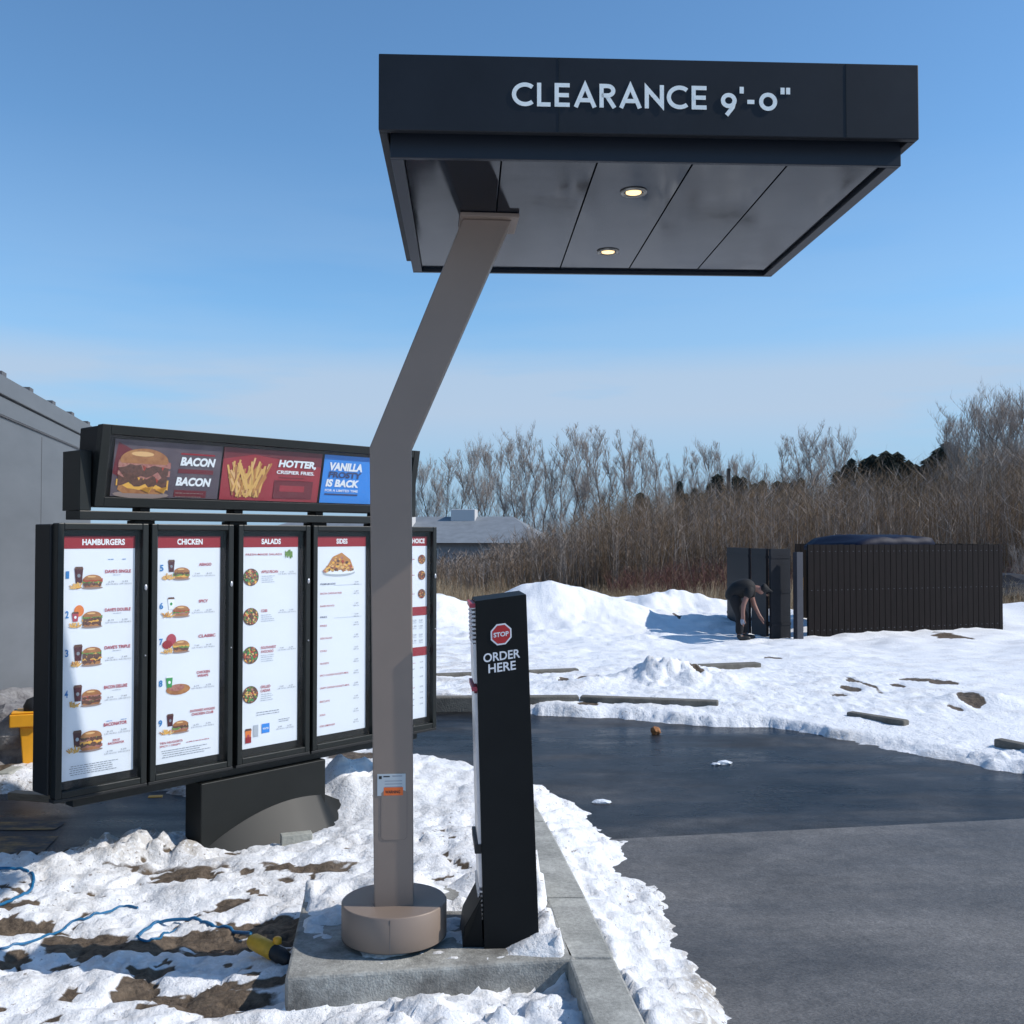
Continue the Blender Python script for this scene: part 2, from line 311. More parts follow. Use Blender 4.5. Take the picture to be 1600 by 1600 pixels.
mat('rubble',(.10,.09,.095),.9,col2=(.3,.29,.28),vscale=8,bump=.6,bscale=40)
mat('fence_brown',(.0065,.004,.0042),.75,spec=.2,var=.4,vscale=4,stretch=(3,3,.5),bump=.1,bscale=30)
mat('gate_grey',(.005,.006,.010),.6,spec=.25,var=.15,vscale=4)
mat('post_grey',(.045,.045,.055),.5,var=.1)
mat('tarp_navy',(.004,.007,.025),.6,spec=.2,bump=.3,bscale=8)
mat('shirt',(.004,.004,.005),.8,bump=.2,bscale=30); mat('trousers',(.005,.005,.007),.85); mat('skin',(.24,.12,.09),.55); mat('glove',(.25,.27,.32),.8); mat('boot',(.008,.008,.008),.5)
mat('house_wall',(.30,.32,.35),.7,var=.08,vscale=1); mat('house_roof',(.19,.21,.23),.75,var=.15,vscale=2,bump=.2,bscale=6); mat('vent_white',(.55,.55,.55),.6); mat('glass_dark',(.03,.04,.05),.15); 
mat('bark_dark',(.20,.17,.15),.9,var=.3,vscale=3); mat('twig_grey',(.34,.29,.26),.9,col2=(.46,.39,.33),vscale=.7)
mat('bark_pale',(.30,.28,.25),.85,var=.2,vscale=3)
mat('brush_brown',(.14,.088,.05),.9,col2=(.27,.18,.105),vscale=.35); mat('brush_tan',(.20,.12,.05),.9,var=.3,vscale=.6); mat('brush_red',(.12,.045,.04),.9,var=.3,vscale=.6)
mat('reed',(.36,.27,.17),.9,col2=(.46,.37,.25),vscale=.8); mat('conifer',(.03,.040,.028),.9,var=.4,vscale=1.5)
mat('stone',(.33,.14,.05),.8,var=.4,vscale=25,bump=.4,bscale=60); mat('ice',(.75,.78,.82),.4,bump=.4,bscale=50)
mat('label_paper',(.42,.46,.48),.5); mat('label_orange',(.7,.13,.02),.5)
mat('mound_dark',(.012,.012,.016),.7,bump=.3,bscale=6)
MATS['soffit_panel'].node_tree.nodes['Principled BSDF'].inputs['IOR'].default_value=1.27
# snow with dirt attribute
def snow_mat():
    m=bpy.data.materials.new('snow_and_mud'); m.use_nodes=True; t=m.node_tree; b=t.nodes['Principled BSDF']; L=t.links.new
    def N(k,**a):
        n=t.nodes.new(k)
        for q,v in a.items(): n.inputs[q].default_value=v
        return n
    co=N('ShaderNodeTexCoord')
    A=t.nodes.new('ShaderNodeAttribute'); A.attribute_name='dirt'; G=t.nodes.new('ShaderNodeAttribute'); G.attribute_name='grime'
    n=N('ShaderNodeTexNoise',Scale=22,Detail=8,Roughness=.7); L(co.outputs['Object'],n.inputs['Vector'])
    mud=t.nodes.new('ShaderNodeValToRGB'); el=mud.color_ramp.elements; el[0].position=.3; el[0].color=(.035,.026,.02,1); el[1].position=.72; el[1].color=(.20,.15,.105,1); L(n.outputs['Fac'],mud.inputs[0])
    ms=N('ShaderNodeMapRange'); ms.inputs['From Min'].default_value=.40; ms.inputs['From Max'].default_value=.62
    ad=t.nodes.new('ShaderNodeMath'); ad.operation='MULTIPLY_ADD'; L(n.outputs['Fac'],ad.inputs[0]); ad.inputs[1].default_value=.5; 
    sb=t.nodes.new('ShaderNodeMath'); sb.operation='SUBTRACT'; L(A.outputs['Fac'],sb.inputs[0]); sb.inputs[1].default_value=.22; L(sb.outputs[0],ad.inputs[2]); L(ad.outputs[0],ms.inputs['Value'])
    n4=N('ShaderNodeTexNoise',Scale=2.5,Detail=5); L(co.outputs['Object'],n4.inputs['Vector'])
    sn=t.nodes.new('ShaderNodeValToRGB'); el=sn.color_ramp.elements; el[0].position=.3; el[0].color=(.79,.795,.81,1); el[1].position=.7; el[1].color=(.875,.878,.885,1); L(n4.outputs['Fac'],sn.inputs[0])
    gm=t.nodes.new('ShaderNodeMix'); gm.data_type='RGBA'; gm.inputs[7].default_value=(.42,.38,.33,1); L(sn.outputs[0],gm.inputs[6])
    n5=N('ShaderNodeTexNoise',Scale=40,Detail=4); L(co.outputs['Object'],n5.inputs['Vector'])
    gq=N('ShaderNodeMapRange'); gq.inputs['From Min'].default_value=.32; gq.inputs['From Max'].default_value=.52; L(n5.outputs['Fac'],gq.inputs['Value'])
    g2=t.nodes.new('ShaderNodeMath'); g2.operation='MULTIPLY'; L(G.outputs['Fac'],g2.inputs[0]); L(gq.outputs[0],g2.inputs[1]); L(g2.outputs[0],gm.inputs[0])
    n6=N('ShaderNodeTexNoise',Scale=46,Detail=3,Roughness=.6); L(co.outputs['Object'],n6.inputs['Vector']); n7=N('ShaderNodeTexNoise',Scale=1.1,Detail=3); L(co.outputs['Object'],n7.inputs['Vector'])
    p7=N('ShaderNodeMapRange'); p7.inputs['From Min'].default_value=.35; p7.inputs['From Max'].default_value=.65; p7.inputs['To Min'].default_value=.0; p7.inputs['To Max'].default_value=.10; L(n7.outputs['Fac'],p7.inputs['Value'])
    a7=t.nodes.new('ShaderNodeMath'); a7.operation='ADD'; L(n6.outputs['Fac'],a7.inputs[0]); L(p7.outputs[0],a7.inputs[1])
    g7=N('ShaderNodeMapRange'); g7.inputs['From Min'].default_value=.70; g7.inputs['From Max'].default_value=.76; g7.inputs['To Max'].default_value=.75; L(a7.outputs[0],g7.inputs['Value'])
    gr=t.nodes.new('ShaderNodeMix'); gr.data_type='RGBA'; gr.inputs[7].default_value=(.16,.12,.09,1); L(g7.outputs[0],gr.inputs[0]); L(gm.outputs[2],gr.inputs[6])
    fm=t.nodes.new('ShaderNodeMix'); fm.data_type='RGBA'; L(ms.outputs[0],fm.inputs[0]); L(gr.outputs[2],fm.inputs[6]); L(mud.outputs[0],fm.inputs[7]); L(fm.outputs[2],b.inputs['Base Color'])
    b.inputs['Roughness'].default_value=.7; b.inputs['Specular IOR Level'].default_value=.25
    n2=N('ShaderNodeTexNoise',Scale=28,Detail=7,Roughness=.65); L(co.outputs['Object'],n2.inputs['Vector'])
    bp=N('ShaderNodeBump',Strength=.8,Distance=.02); L(n2.outputs['Fac'],bp.inputs['Height']); L(bp.outputs[0],b.inputs['Normal'])
    MATS['snow']=m
snow_mat()
# ---------------------------------------------------------------- ground meshes
def axis(fine_lo,fine_hi,step,outer,grow):
    a=list(np.arange(fine_lo,fine_hi+1e-6,step)); s=step;v=fine_hi;hi=[]
    while v<outer: s=min(s*grow,6); v+=s; hi.append(v)
    s=step;v=fine_lo;lo=[]
    while v>-outer: s=min(s*grow,6); v-=s; lo.append(v)
    return np.array(lo[::-1]+a+hi)
X=axis(-3.6,4.4,.024,160,1.035)
ys=[];v=2.7;
while v<31: ys.append(v); v+=max(.013,.0046*v)
while v<190: ys.append(v); v+=max(.2,.05*(v-27))
s=.02;v=2.7;lo=[]
while v>-60: s=min(s*1.12,6); v-=s; lo.append(v)
Y=np.array(lo[::-1]+ys)
GX,GY=np.meshgrid(X,Y); Z,D,G=terrain(GX,GY,True)
nx,ny=len(X),len(Y)
me=bpy.data.meshes.new('snow_ground'); me.vertices.add(nx*ny)
me.vertices.foreach_set('co',np.stack([GX,GY,Z],-1).astype(np.float32).ravel())
ii=(np.arange(ny-1)[:,None]*nx+np.arange(nx-1)[None,:]).ravel()
q=np.stack([ii,ii+1,ii+nx+1,ii+nx],-1).astype(np.int32)
me.loops.add(q.size); me.loops.foreach_set('vertex_index',q.ravel())
me.polygons.add(len(q)); me.polygons.foreach_set('loop_start',(np.arange(len(q))*4).astype(np.int32)); me.polygons.foreach_set('use_smooth',np.ones(len(q),bool))
me.update(calc_edges=True)
for nm,arr in (('dirt',D),('grime',G)):
    at=me.attributes.new(nm,'FLOAT','POINT'); at.data.foreach_set('value',arr.astype(np.float32).ravel())
me.materials.append(M('snow')); o=bpy.data.objects.new('snow_ground',me); C.objects.link(o); tag(o,kind='structure')
b=MB(); b.add([(-12,-30,0),(9,-30,0),(9,13.2,0),(-12,13.2,0)],[(0,1,2,3)],'asphalt'); tag(b.build('asphalt_lane'),kind='structure')
j0=onz(1000,1310); j1=onz(1600,1280); dj=(j1-j0)
A0=j0-dj*.35; A1=j0+dj*1.5
b=MB(); b.add([(A0.x,-30,.004),(A1.x,-30,.004),(A1.x,A1.y,.004),(A0.x,A0.y,.004)],[(0,1,2,3)],'concrete_lane'); tag(b.build('concrete_pavement'),kind='structure')
mat('worn_marking',(.03,.03,.034),.6,col2=(.30,.17,.05),vscale=3.0,stretch=(1,2,1),thr=(.42,.60),fine=[(30,.7,1.3)])
for q_ in ([(-60,1284),(105,1284),(85,1296),(-60,1298)],[(-60,1308),(92,1306),(66,1332),(-60,1336)]):
    b=MB(); b.add([onz(px,py,.005) for px,py in q_],[(0,1,2,3)],'worn_marking'); tag(b.build('road_marking'),kind='structure')
# kerb beside the lane, with joints
kb=MB(); KZ=.18
def kpt(y,off=0): return np.interp(y,[k[1] for k in KR],[k[0] for k in KR])+off
for a_,b_ in [(-2.5,.9),(.91,2.6),(2.61,4.06),(4.075,4.74),(4.755,6.0),(6.01,7.0)]:
    n=5; yy=np.linspace(a_,b_,n)
    top=[(kpt(y,-.185),y) for y in yy]; tr=[(kpt(y,0),y) for y in yy]
    pts=top+tr[::-1]
    kb.prism(pts,'z',-.2,KZ,'concrete')
k=kb.build('kerb',bevel=.012); tag(k,'pale grey concrete kerb running along the snow edge of the lane','kerb')
bb=MB(); bb.prism(BLOCKP,'z',-.2,.18,'concrete_stained'); k=bb.build('concrete_footing',bevel=.012); tag(k,'raised concrete slab under the canopy pole and the speaker post','concrete slab')
# far kerb pieces
def farkerb(p0,p1,z,w,lab):
    a=onz(*p0,z); c=onz(*p1,z); d=(c-a); L_=d.length; m=MB(); 
    m.box((0,0,-.3),(L_,w,0),'concrete_dark'); ob=m.build('kerb',loc=(a.x,a.y,z),rotz=math.atan2(d.y,d.x),bevel=.015); tag(ob,lab,'kerb','far kerbs half buried in snow')
farkerb((560,1090),(905,1088),.155,.13,'straight grey kerb beyond the wet lane passing behind the speaker post')
farkerb((906,1088),(1122,1096),.155,.13,'end length of the nearest far kerb, stopping right of the speaker post')
farkerb((560,1058),(905,1045),.115,.12,'thin far kerb mostly under snow behind the speaker post')
farkerb((1085,1040),(1190,1036),.12,.18,'short grey kerb stub in snow just below the bending person')
farkerb((1322,1112),(1412,1126),.125,.10,'short slanting kerb piece in snow left of the right road bend')
farkerb((1552,1154),(1660,1176),.13,.10,'dark kerb edge in the snow at the right picture edge')
# ---------------------------------------------------------------- canopy
cy=R(2.6)
can=empty('drive_through_canopy',(-.425,3.475,0),cy,label='black flat canopy on a bent bronze pole marked with clearance height in white letters',cat='canopy')
W_,D_=1.812,1.60
FB,FT=3.215,3.477
m=MB(); t=.03
# fascia: front, back, sides (hollow ring) slightly low on the right, as in the photo
def fz(x): return -0.0*x
m.prism([(0,0),(W_,0),(W_,D_),(0,D_)],'z',FB+.03,FT-.05,'black_fascia')
fa=m.build('roof_deck',can); 
m=MB()
def bar(x0,y0,x1,y1): m.box((x0,y0,FB),(x1,y1,FT),'black_fascia')
m.box((-.03,-.03,FB),(W_+.03,-.001,FT),'black_fascia'); m.box((-.03,D_+.001,FB),(W_+.03,D_+.03,FT),'black_fascia')
m.box((-.03,.0,FB),(-.001,D_,FT),'black_fascia'); m.box((W_+.001,.0,FB),(W_+.03,D_,FT),'black_fascia')
fas=m.build('fascia',can,bevel=.003)
for x in (.585,1.585):
    m=MB(); m.box((x,-.0312,FB+.002),(x+.0018,-.0302,FT-.002),'board_black'); m.build('joint',fas)
# soffit frame (drops below the fascia) and panels
m=MB(); i=.045
x0,x1,y0,y1=.005,W_+.0,.05,D_-.0
m.box((x0,y0,3.15),(x1,y0+.02,FB+.029),'soffit_frame'); m.box((x0,y1-.02,3.15),(x1,y1,FB+.029),'soffit_frame')
m.box((x0,y0+.021,3.15),(x0+.045,y1-.021,FB+.029),'soffit_frame'); m.box((x1-.045,y0+.021,3.15),(x1,y1-.021,FB+.029),'soffit_frame')
m.build('soffit_frame',can,bevel=.002)
px0,px1=x0+.047,x1-.047; pw=(px1-px0)/5
proto=None
for kx_ in range(5):
    if proto is None:
        m=MB(); m.box((0,y0+.021,3.166),(pw-.005,y1-.022,3.186),'soffit_panel'); proto=m.build('soffit_panel',can,bevel=.0015); proto.location=(px0,0,0)
    else:
        c=proto.copy(); C.objects.link(c); c.parent=can; c.location=(px0+pw*kx_,0,0)
ci=can.matrix_basis.inverted()
for px,py in ((990,300),(950,393)):
    p=ci@onz(px,py,3.166)
    m=MB(); m.lathe([(.052,0),(.052,-.006),(.040,-.006),(.036,0.003),(.034,.018)],(0,0,0),'lamp_trim',n=32)
    d=m.build('downlight',can,loc=(p.x,p.y,3.166))
    m=MB(); m.lathe([(.030,.0),(.030,.006)],(0,0,-.004),'lamp_glow',n=24); m.add([(.030*math.cos(a),.030*math.sin(a),-.004) for a in np.linspace(0,2*math.pi,24,endpoint=False)],[list(range(24))[::-1]],'lamp_glow')
    m.build('lamp_lens',d)
# clearance lettering : stroke font
def stroke(mb,pts,w,y,m,closed=False,th=.004):
    pts=[Vector((p[0],p[1])) for p in pts]; n=len(pts); Lf=[];Rt=[]
    for i in range(n):
        a=pts[i-1] if (i>0 or closed) else None; c=pts[(i+1)%n] if (i<n-1 or closed) else None; p=pts[i]
        d1=(p-a).normalized() if a is not None else None; d2=(c-p).normalized() if c is not None else None
        d=(d1+d2).normalized() if d1 is not None and d2 is not None else (d1 or d2)
        nrm=Vector((-d.y,d.x)); sc=1/max(.35,nrm.dot(Vector((-(d1 or d2).y,(d1 or d2).x))))
        Lf.append(p+nrm*w/2*sc); Rt.append(p-nrm*w/2*sc)
    rng_=range(n if closed else n-1)
    vs=[(p.x,y,p.y) for p in Lf]+[(p.x,y,p.y) for p in Rt]+[(p.x,y+th,p.y) for p in Lf]+[(p.x,y+th,p.y) for p in Rt]
    fs=[]
    for i in rng_:
        j=(i+1)%n
        fs.append((i,i+n,j+n,j)); fs.append((i,j,j+2*n,i+2*n)); fs.append((i+n,i+3*n,j+3*n,j+n))
    if not closed: fs+=[(0,2*n,3*n,n),(n-1,2*n-1,4*n-1,3*n-1)]
    mb.add(vs,fs,m)
def arc(cx,cz,rx,rz,a0,a1,n=28): return [(cx+rx*math.cos(R(a0+(a1-a0)*i/n)),cz+rz*math.sin(R(a0+(a1-a0)*i/n))) for i in range(n+1)]
LETY=[0]
def glyph(ch):
    w=.17; h=1-w/2; l=w/2
    if ch=='C': return [(arc(.47,.5,.40,.5-l,48,312),0)],.80
    if ch=='L': return [([(l,1),(l,l),(.50,l)],0)],.54
    if ch=='E': return [([(.56,h),(l,h),(l,l),(.56,l)],0),([(l,.5),(.53,.5)],0)],.62
    if ch=='A': return [([(.06,0),(.405,.93),(.75,0)],0),([(.2,.30),(.61,.30)],0)],.82
    if ch=='R': return [([(l,0),(l,h),(.28,h)]+arc(.30,.715,.215,.20,90,-90,16)[1:]+[(l,.515)],0),([(.28,.5),(.56,0)],0)],.64
    if ch=='N': return [([(l,0),(l,.86),(.64,.14),(.64,1)],0)],.73
    if ch=='9': return [(arc(.30,.40,.215,.235,0,360,30)[:-1],1),([(.50,.36),(.45,.12),(.22,-.22)],0)],.60
    if ch=="'": return [([(l,1.0),(l,.72)],0)],.19
    if ch=='-': return [([(0,.36),(.26,.36)],0)],.33
    if ch=='0': return [(arc(.34,.38,.26,.30,0,360,30)[:-1],1)],.70
    if ch=='"': return [([(l,1.0),(l,.72)],0),([(.29,1.0),(.29,.72)],0)],.4
    return [],.26
m=MB(); s_='CLEARANCE 9\'-0"'
tot=sum(glyph(c)[1] for c in s_)+.10*(len(s_)-1)
pL=ci@ony(801,160,3.42); pR=ci@ony(1240,160,3.48); LW=pR.x-pL.x; hh=(ci@ony(950,130,3.43)).z-(ci@ony(950,170,3.43)).z
zb=(ci@ony(930,170,3.43)).z+.024; hh*=.93; kx=LW/tot; x=pL.x
for c in s_:
    g,aw=glyph(c)
    for pts,cl in g:
        # scale: keep letter height hh, widths by kx
        LETY[0]=(LETY[0]+1)%4; stroke(m,[(x+p[0]*kx,zb+p[1]*hh) for p in pts],.175*hh,-.0318-.0004*LETY[0],'letter_white',bool(cl),.0014)
    x+=(aw+.10)*kx
m.build('lettering',fas)
# pole
PY=4.17; PC=Vector((-.484,4.25,0)); PRot=Matrix.Translation(PC)@Matrix.Rotation(R(5),4,'Z')@Matrix.Translation(-PC)
def pp_(px,py): v=ony(px,py,PY); return (v.x,v.z)
a_=pp_(582,1420); b_=pp_(643,1420); c_=pp_(640,699); d_=pp_(575,699)
ZTOP=3.146
def upto(q,r_): k=(ZTOP-q[1])/(r_[1]-q[1]); return (q[0]+(r_[0]-q[0])*k,ZTOP)
e_=upto(c_,pp_(790,355)); f_=upto(d_,pp_(711,362))
m=MB(); m.prism([(a_[0],.335),(b_[0],.335),c_,e_,f_,d_],'y',PY,PY+.16,'bronze_paint')
pl=m.build('pole',can,bevel=.005); pl.matrix_parent_inverse=ci@PRot
fx0,fx1=f_[0]-.012,e_[0]+.03
m=MB(); m.box((fx0,PY-.035,ZTOP+.0005),(fx1,PY+.20,ZTOP+.018),'bronze_paint'); fl=m.build('top_flange',can,bevel=.003); fl.matrix_parent_inverse=ci@PRot
m=MB(); m.lathe([(.213,.203),(.215,.208),(.215,.338),(.211,.343),(.0,.343)],(PC.x,PC.y,0),'bronze_paint',n=72); m.lathe([(.16,.15),(.16,.202)],(PC.x,PC.y,0),'rubber_black')
m.lathe([(.001,.203),(.2145,.203)],(PC.x,PC.y,0),'bronze_edge',n=72)
bs=m.build('base_cover',can); bs.matrix_parent_inverse=ci
for p in bs.data.polygons:
    if abs(p.normal.z)>.8: p.use_smooth=False
m=MB(); 
a=R(-88); m.tube([(PC.x+.2155*math.cos(a),PC.y+.2155*math.sin(a),.205),(PC.x+.2155*math.cos(a),PC.y+.2155*math.sin(a),.336)],.0012,'wall_seam',n=6); sm_=m.build('cover_seam',bs); 
# service hatch, label on pole
m=MB()
def onpole(px,py): v=ony(px,py,PY); return (v.x,v.z)
q0=onpole(593,1312); q1=onpole(633,1235); r_=.01
hp=[(q0[0]+r_,q0[1]),(q1[0]-r_,q0[1]),(q1[0],q0[1]+r_),(q1[0],q1[1]-r_),(q1[0]-r_,q1[1]),(q0[0]+r_,q1[1]),(q0[0],q1[1]-r_),(q0[0],q0[1]+r_)]
stroke(m,hp,.0022,PY-0.0015,'bronze_edge',True,.0015); m.prism(hp,'y',PY-0.0018,PY-0.0001,'bronze_paint'); ht=m.build('service_hatch',pl)
m=MB(); a=onpole(587,1243); c=onpole(631,1209); m.box((a[0],PY-0.0016,a[1]),(c[0],PY-0.0001,c[1]),'label_paper')
a2=onpole(597,1241); c2=onpole(627,1230); m.box((a2[0],PY-0.0021,a2[1]-.004),(c2[0],PY-0.0017,c2[1]),'label_orange')
text(m,'WARNING',a2[0]+.006,a2[1]+.004,.06,.012,PY-0.0024,'rubber_black',.03)
m.box((a[0]+.006,PY-0.0019,c[1]-.02),(a[0]+.018,PY-0.0017,c[1]-.008),'rubber_black'); m.box((a[0]+.024,PY-0.0019,c[1]-.013),(a[0]+.05,PY-0.0017,c[1]-.008),'rubber_black'); m.box((a[0]+.06,PY-0.0019,c[1]-.011),(a[0]+.1,PY-0.0017,c[1]-.007),'p_grey')
for zz in (.03,.042,.054): m.box((a[0]+.03,PY-0.0019,c[1]-zz),(a[0]+.1,PY-0.0017,c[1]-zz+.003),'p_grey')
m.build('sticker',pl)
# ---------------------------------------------------------------- order post
P=lambda px,py,y:ony(px,py,y)
post=empty('order_speaker_post',(0,4.18,.18),label='slim black speaker post with red stop sign and the words ORDER HERE in white',cat='speaker post')
pinv=Matrix.Translation((0,-4.18,-.18))
fl_=Vector((-.111,4.151,.17)); fr_=Vector((.111,4.166,.17)); tl=Vector((-.148,4.149,1.573)); tr_=Vector((.058,4.164,1.600))
dv=Vector((-.029,.35,0)); dt=Vector((-.026,.30,0))
m=MB(); m.hexa([fl_,fr_,fr_+dv,fl_+dv,tl,tr_,tr_+dt,tl+dt],'post_black'); hs=m.build('housing',post,bevel=.003); hs.matrix_parent_inverse=pinv
# white louvre strip on the left side
def onleft(z,back): # point on the left side at height z, set back from front by fraction
    f=(z-.18)/(1.575-.18); p=fl_.lerp(tl,f); q=(fl_+dv).lerp(tl+dt,f); return p.lerp(q,back)
m=MB(); out=Vector((-.012,-.001,0))
for z0_,z1_,mt in [(.42,1.20,'silver'),(1.24,1.40,'silver')]:
    vs=[]
    for z in (z0_,z1_):
        a,b2=onleft(z,.12),onleft(z,.9); vs+=[a+out,a,b2,b2+out]
    m.hexa(vs,mt)
for kk in range(9):
    z=1.405+kk*.017; a,b2,a3,b3=onleft(z,.12),onleft(z,.9),onleft(z+.009,.12),onleft(z+.009,.9); m.hexa([a+out*1.6,a,b2,b2+out*1.6,a3+out,a3,b3,b3+out],'silver')
for kk in range(7):
    z=.29+kk*.018; a,b2,a3,b3=onleft(z,.12),onleft(z,.9),onleft(z+.009,.12),onleft(z+.009,.9); m.hexa([a+out*1.6,a,b2,b2+out*1.6,a3+out,a3,b3,b3+out],'silver')
lv=m.build('louvre_strip',post); lv.matrix_parent_inverse=pinv
for z in (1.555,1.218):
    m=MB(); a,b2,a3,b3=onleft(z-.009,.1),onleft(z-.009,.95),onleft(z+.009,.1),onleft(z+.009,.95); m.hexa([a+out*1.8,a,b2,b2+out*1.8,a3+out*1.8,a3,b3,b3+out*1.8],'p_text_red')
    q=m.build('marker_tape',post); q.matrix_parent_inverse=pinv
m=MB(); z=.575; a,b2,a3,b3=onleft(z-.018,.1),onleft(z-.018,.9),onleft(z+.018,.1),onleft(z+.018,.9); m.hexa([a+out*2.2,a,b2,b2+out*2.2,a3+out*2.2,a3,b3,b3+out*2.2],'rubber_black'); q=m.build('latch',post); q.matrix_parent_inverse=pinv
m=MB(); f0=P(722,1492,4.14); 
m.hexa([Vector((-.20,4.17,.16)),Vector((-.114,4.17,.16)),Vector((-.142,4.47,.16)),Vector((-.225,4.42,.16)),Vector((-.19,4.14,.27)),Vector((-.124,4.14,.385)),Vector((-.145,4.40,.385)),Vector((-.21,4.38,.27))],'post_black'); q=m.build('foot_bracket',post,bevel=.003); q.matrix_parent_inverse=pinv
# stop sign & words on the front face
ux=(tr_-tl).normalized(); uz=((tl-fl_)).normalized(); un=ux.cross(uz).normalized()
if un.y>0: un=-un
def onfront(px,py,off):
    r=ray(px,py); o_=Vector((0,0,H)); t_=(fl_-o_).dot(un)/r.dot(un); return o_+r*t_+un*off
def facemesh(mb,pts2,center,off,mt): # pts2 in metres along ux,uz
    mb.add([center+ux*p[0]+uz*p[1]+un*off for p in pts2],[list(range(len(pts2)))],mt)
cst=onfront(783,991,0); m=MB(); rad=.046
oc=lambda r:[(r*math.cos(R(22.5+45*i)),r*math.sin(R(22.5+45*i))) for i in range(8)]
pts=[cst+ux*p[0]+uz*p[1] for p in oc(rad)]; m.add([p+un*.002 for p in pts]+pts,[list(range(8))]+[(i,i+8,(i+1)%8+8,(i+1)%8) for i in range(8)],'sign_white')
facemesh(m,oc(rad*.86),cst,.0024,'stop_red')
def ftext(mb,st,c,w,h,mt,off,bold=.02):
    vs,fs=text_geo(st,bold); mb.add([c+ux*((v[0]-.5)*w)+uz*((v[1]-.5)*h)+un*off for v in vs],fs,mt)
ftext(m,'STOP',cst,.062,.019,'sign_white',.0028,.03); q=m.build('stop_sign',post); q.matrix_parent_inverse=pinv
m=MB(); ftext(m,'ORDER',onfront(784,1024.5,0),.150,.036,'sign_white',.001,.018); ftext(m,'HERE',onfront(784.5,1042,0),.112,.036,'sign_white',.001,.018)
q=m.build('lettering',post); q.matrix_parent_inverse=pinv
# ---------------------------------------------------------------- menu board
BA=R(48.3); BO=Vector((-2.34,5.2,0))
board=empty('menu_board',BO,BA,label='large black drive-through menu board with five white menu panels and topper sign',cat='menu board')
def bs_(px): # distance along the board for a picture column
    u=(px-800)/1600; return (5.2*u+2.34)/(.665-.747*u)
bi=board.matrix_basis.inverted()
def bz(px,py): # local s,z of pixel on the board plane y=0
    r=bi.to_3x3()@ray(px,py); o_=bi@Vector((0,0,H)); t_=-o_.y/r.y; p=o_+r*t_; return p.x,p.z
ZB,ZT=.50,1.905
def glass_mat():
    m=bpy.data.materials.new('glazing'); m.use_nodes=True; t=m.node_tree; t.nodes.clear()
    o=t.nodes.new('ShaderNodeOutputMaterial'); tr=t.nodes.new('ShaderNodeBsdfTransparent'); gl=t.nodes.new('ShaderNodeBsdfGlossy'); gl.inputs['Roughness'].default_value=.03
    fr=t.nodes.new('ShaderNodeFresnel'); fr.inputs[0].default_value=1.45; mi=t.nodes.new('ShaderNodeMixShader'); gg=t.nodes.new('ShaderNodeNewGeometry'); sb=t.nodes.new('ShaderNodeMath'); sb.operation='SUBTRACT'; sb.inputs[0].default_value=1; t.links.new(gg.outputs['Backfacing'],sb.inputs[1]); ml=t.nodes.new('ShaderNodeMath'); ml.operation='MULTIPLY'; t.links.new(fr.outputs[0],ml.inputs[0]); t.links.new(sb.outputs[0],ml.inputs[1]); tr.inputs[0].default_value=(.97,.98,.98,1)
    t.links.new(ml.outputs[0],mi.inputs[0]); t.links.new(tr.outputs[0],mi.inputs[1]); t.links.new(gl.outputs[0],mi.inputs[2]); t.links.new(mi.outputs[0],o.inputs[0]); MATS['glass']=m
glass_mat()
m=MB(); m.box((.02,.06,ZB+.01),(2.715,.235,ZT-.005),'board_deep'); m.build('cabinet',board,bevel=.006)
LY=[0.]
def L(base=0): LY[0]-=.00035; return LY[0]
def ell(cx,cz,rx,rz,n=18,a0=0,a1=360): return [(cx+rx*math.cos(R(a0+(a1-a0)*i/n)),cz+rz*math.sin(R(a0+(a1-a0)*i/n))) for i in range(n+(0 if a1-a0==360 else 1))]
def wavy(cx,cz,w,h,rnd,n=9):
    up=[(cx-w/2+w*i/n,cz+h/2+rnd.uniform(-.3,.3)*h) for i in range(n+1)]; dn=[(cx+w/2-w*i/n,cz-h/2+rnd.uniform(-.5,.3)*h) for i in range(n+1)]
    return up+dn
def fries(m,cx,cz,w,h,y,rnd,n=14,ang=60):
    for i in range(n):
        a=R(90+rnd.uniform(-ang,ang)); l=h*rnd.uniform(.5,1); th=w*.05
        bx=cx+rnd.uniform(-.4,.4)*w; bz_=cz+rnd.uniform(-.15,.2)*h
        dx,dz=math.cos(a)*l,math.sin(a)*l; nx_,nz_=-math.sin(a)*th,math.cos(a)*th
        m.poly([(bx-nx_,bz_-nz_),(bx+nx_,bz_+nz_),(bx+dx+nx_,bz_+dz+nz_),(bx+dx-nx_,bz_+dz-nz_)],y-.0001*i,rnd.choice(['p_fries','p_fries','p_friesdark','p_cheese','p_bunlight']))
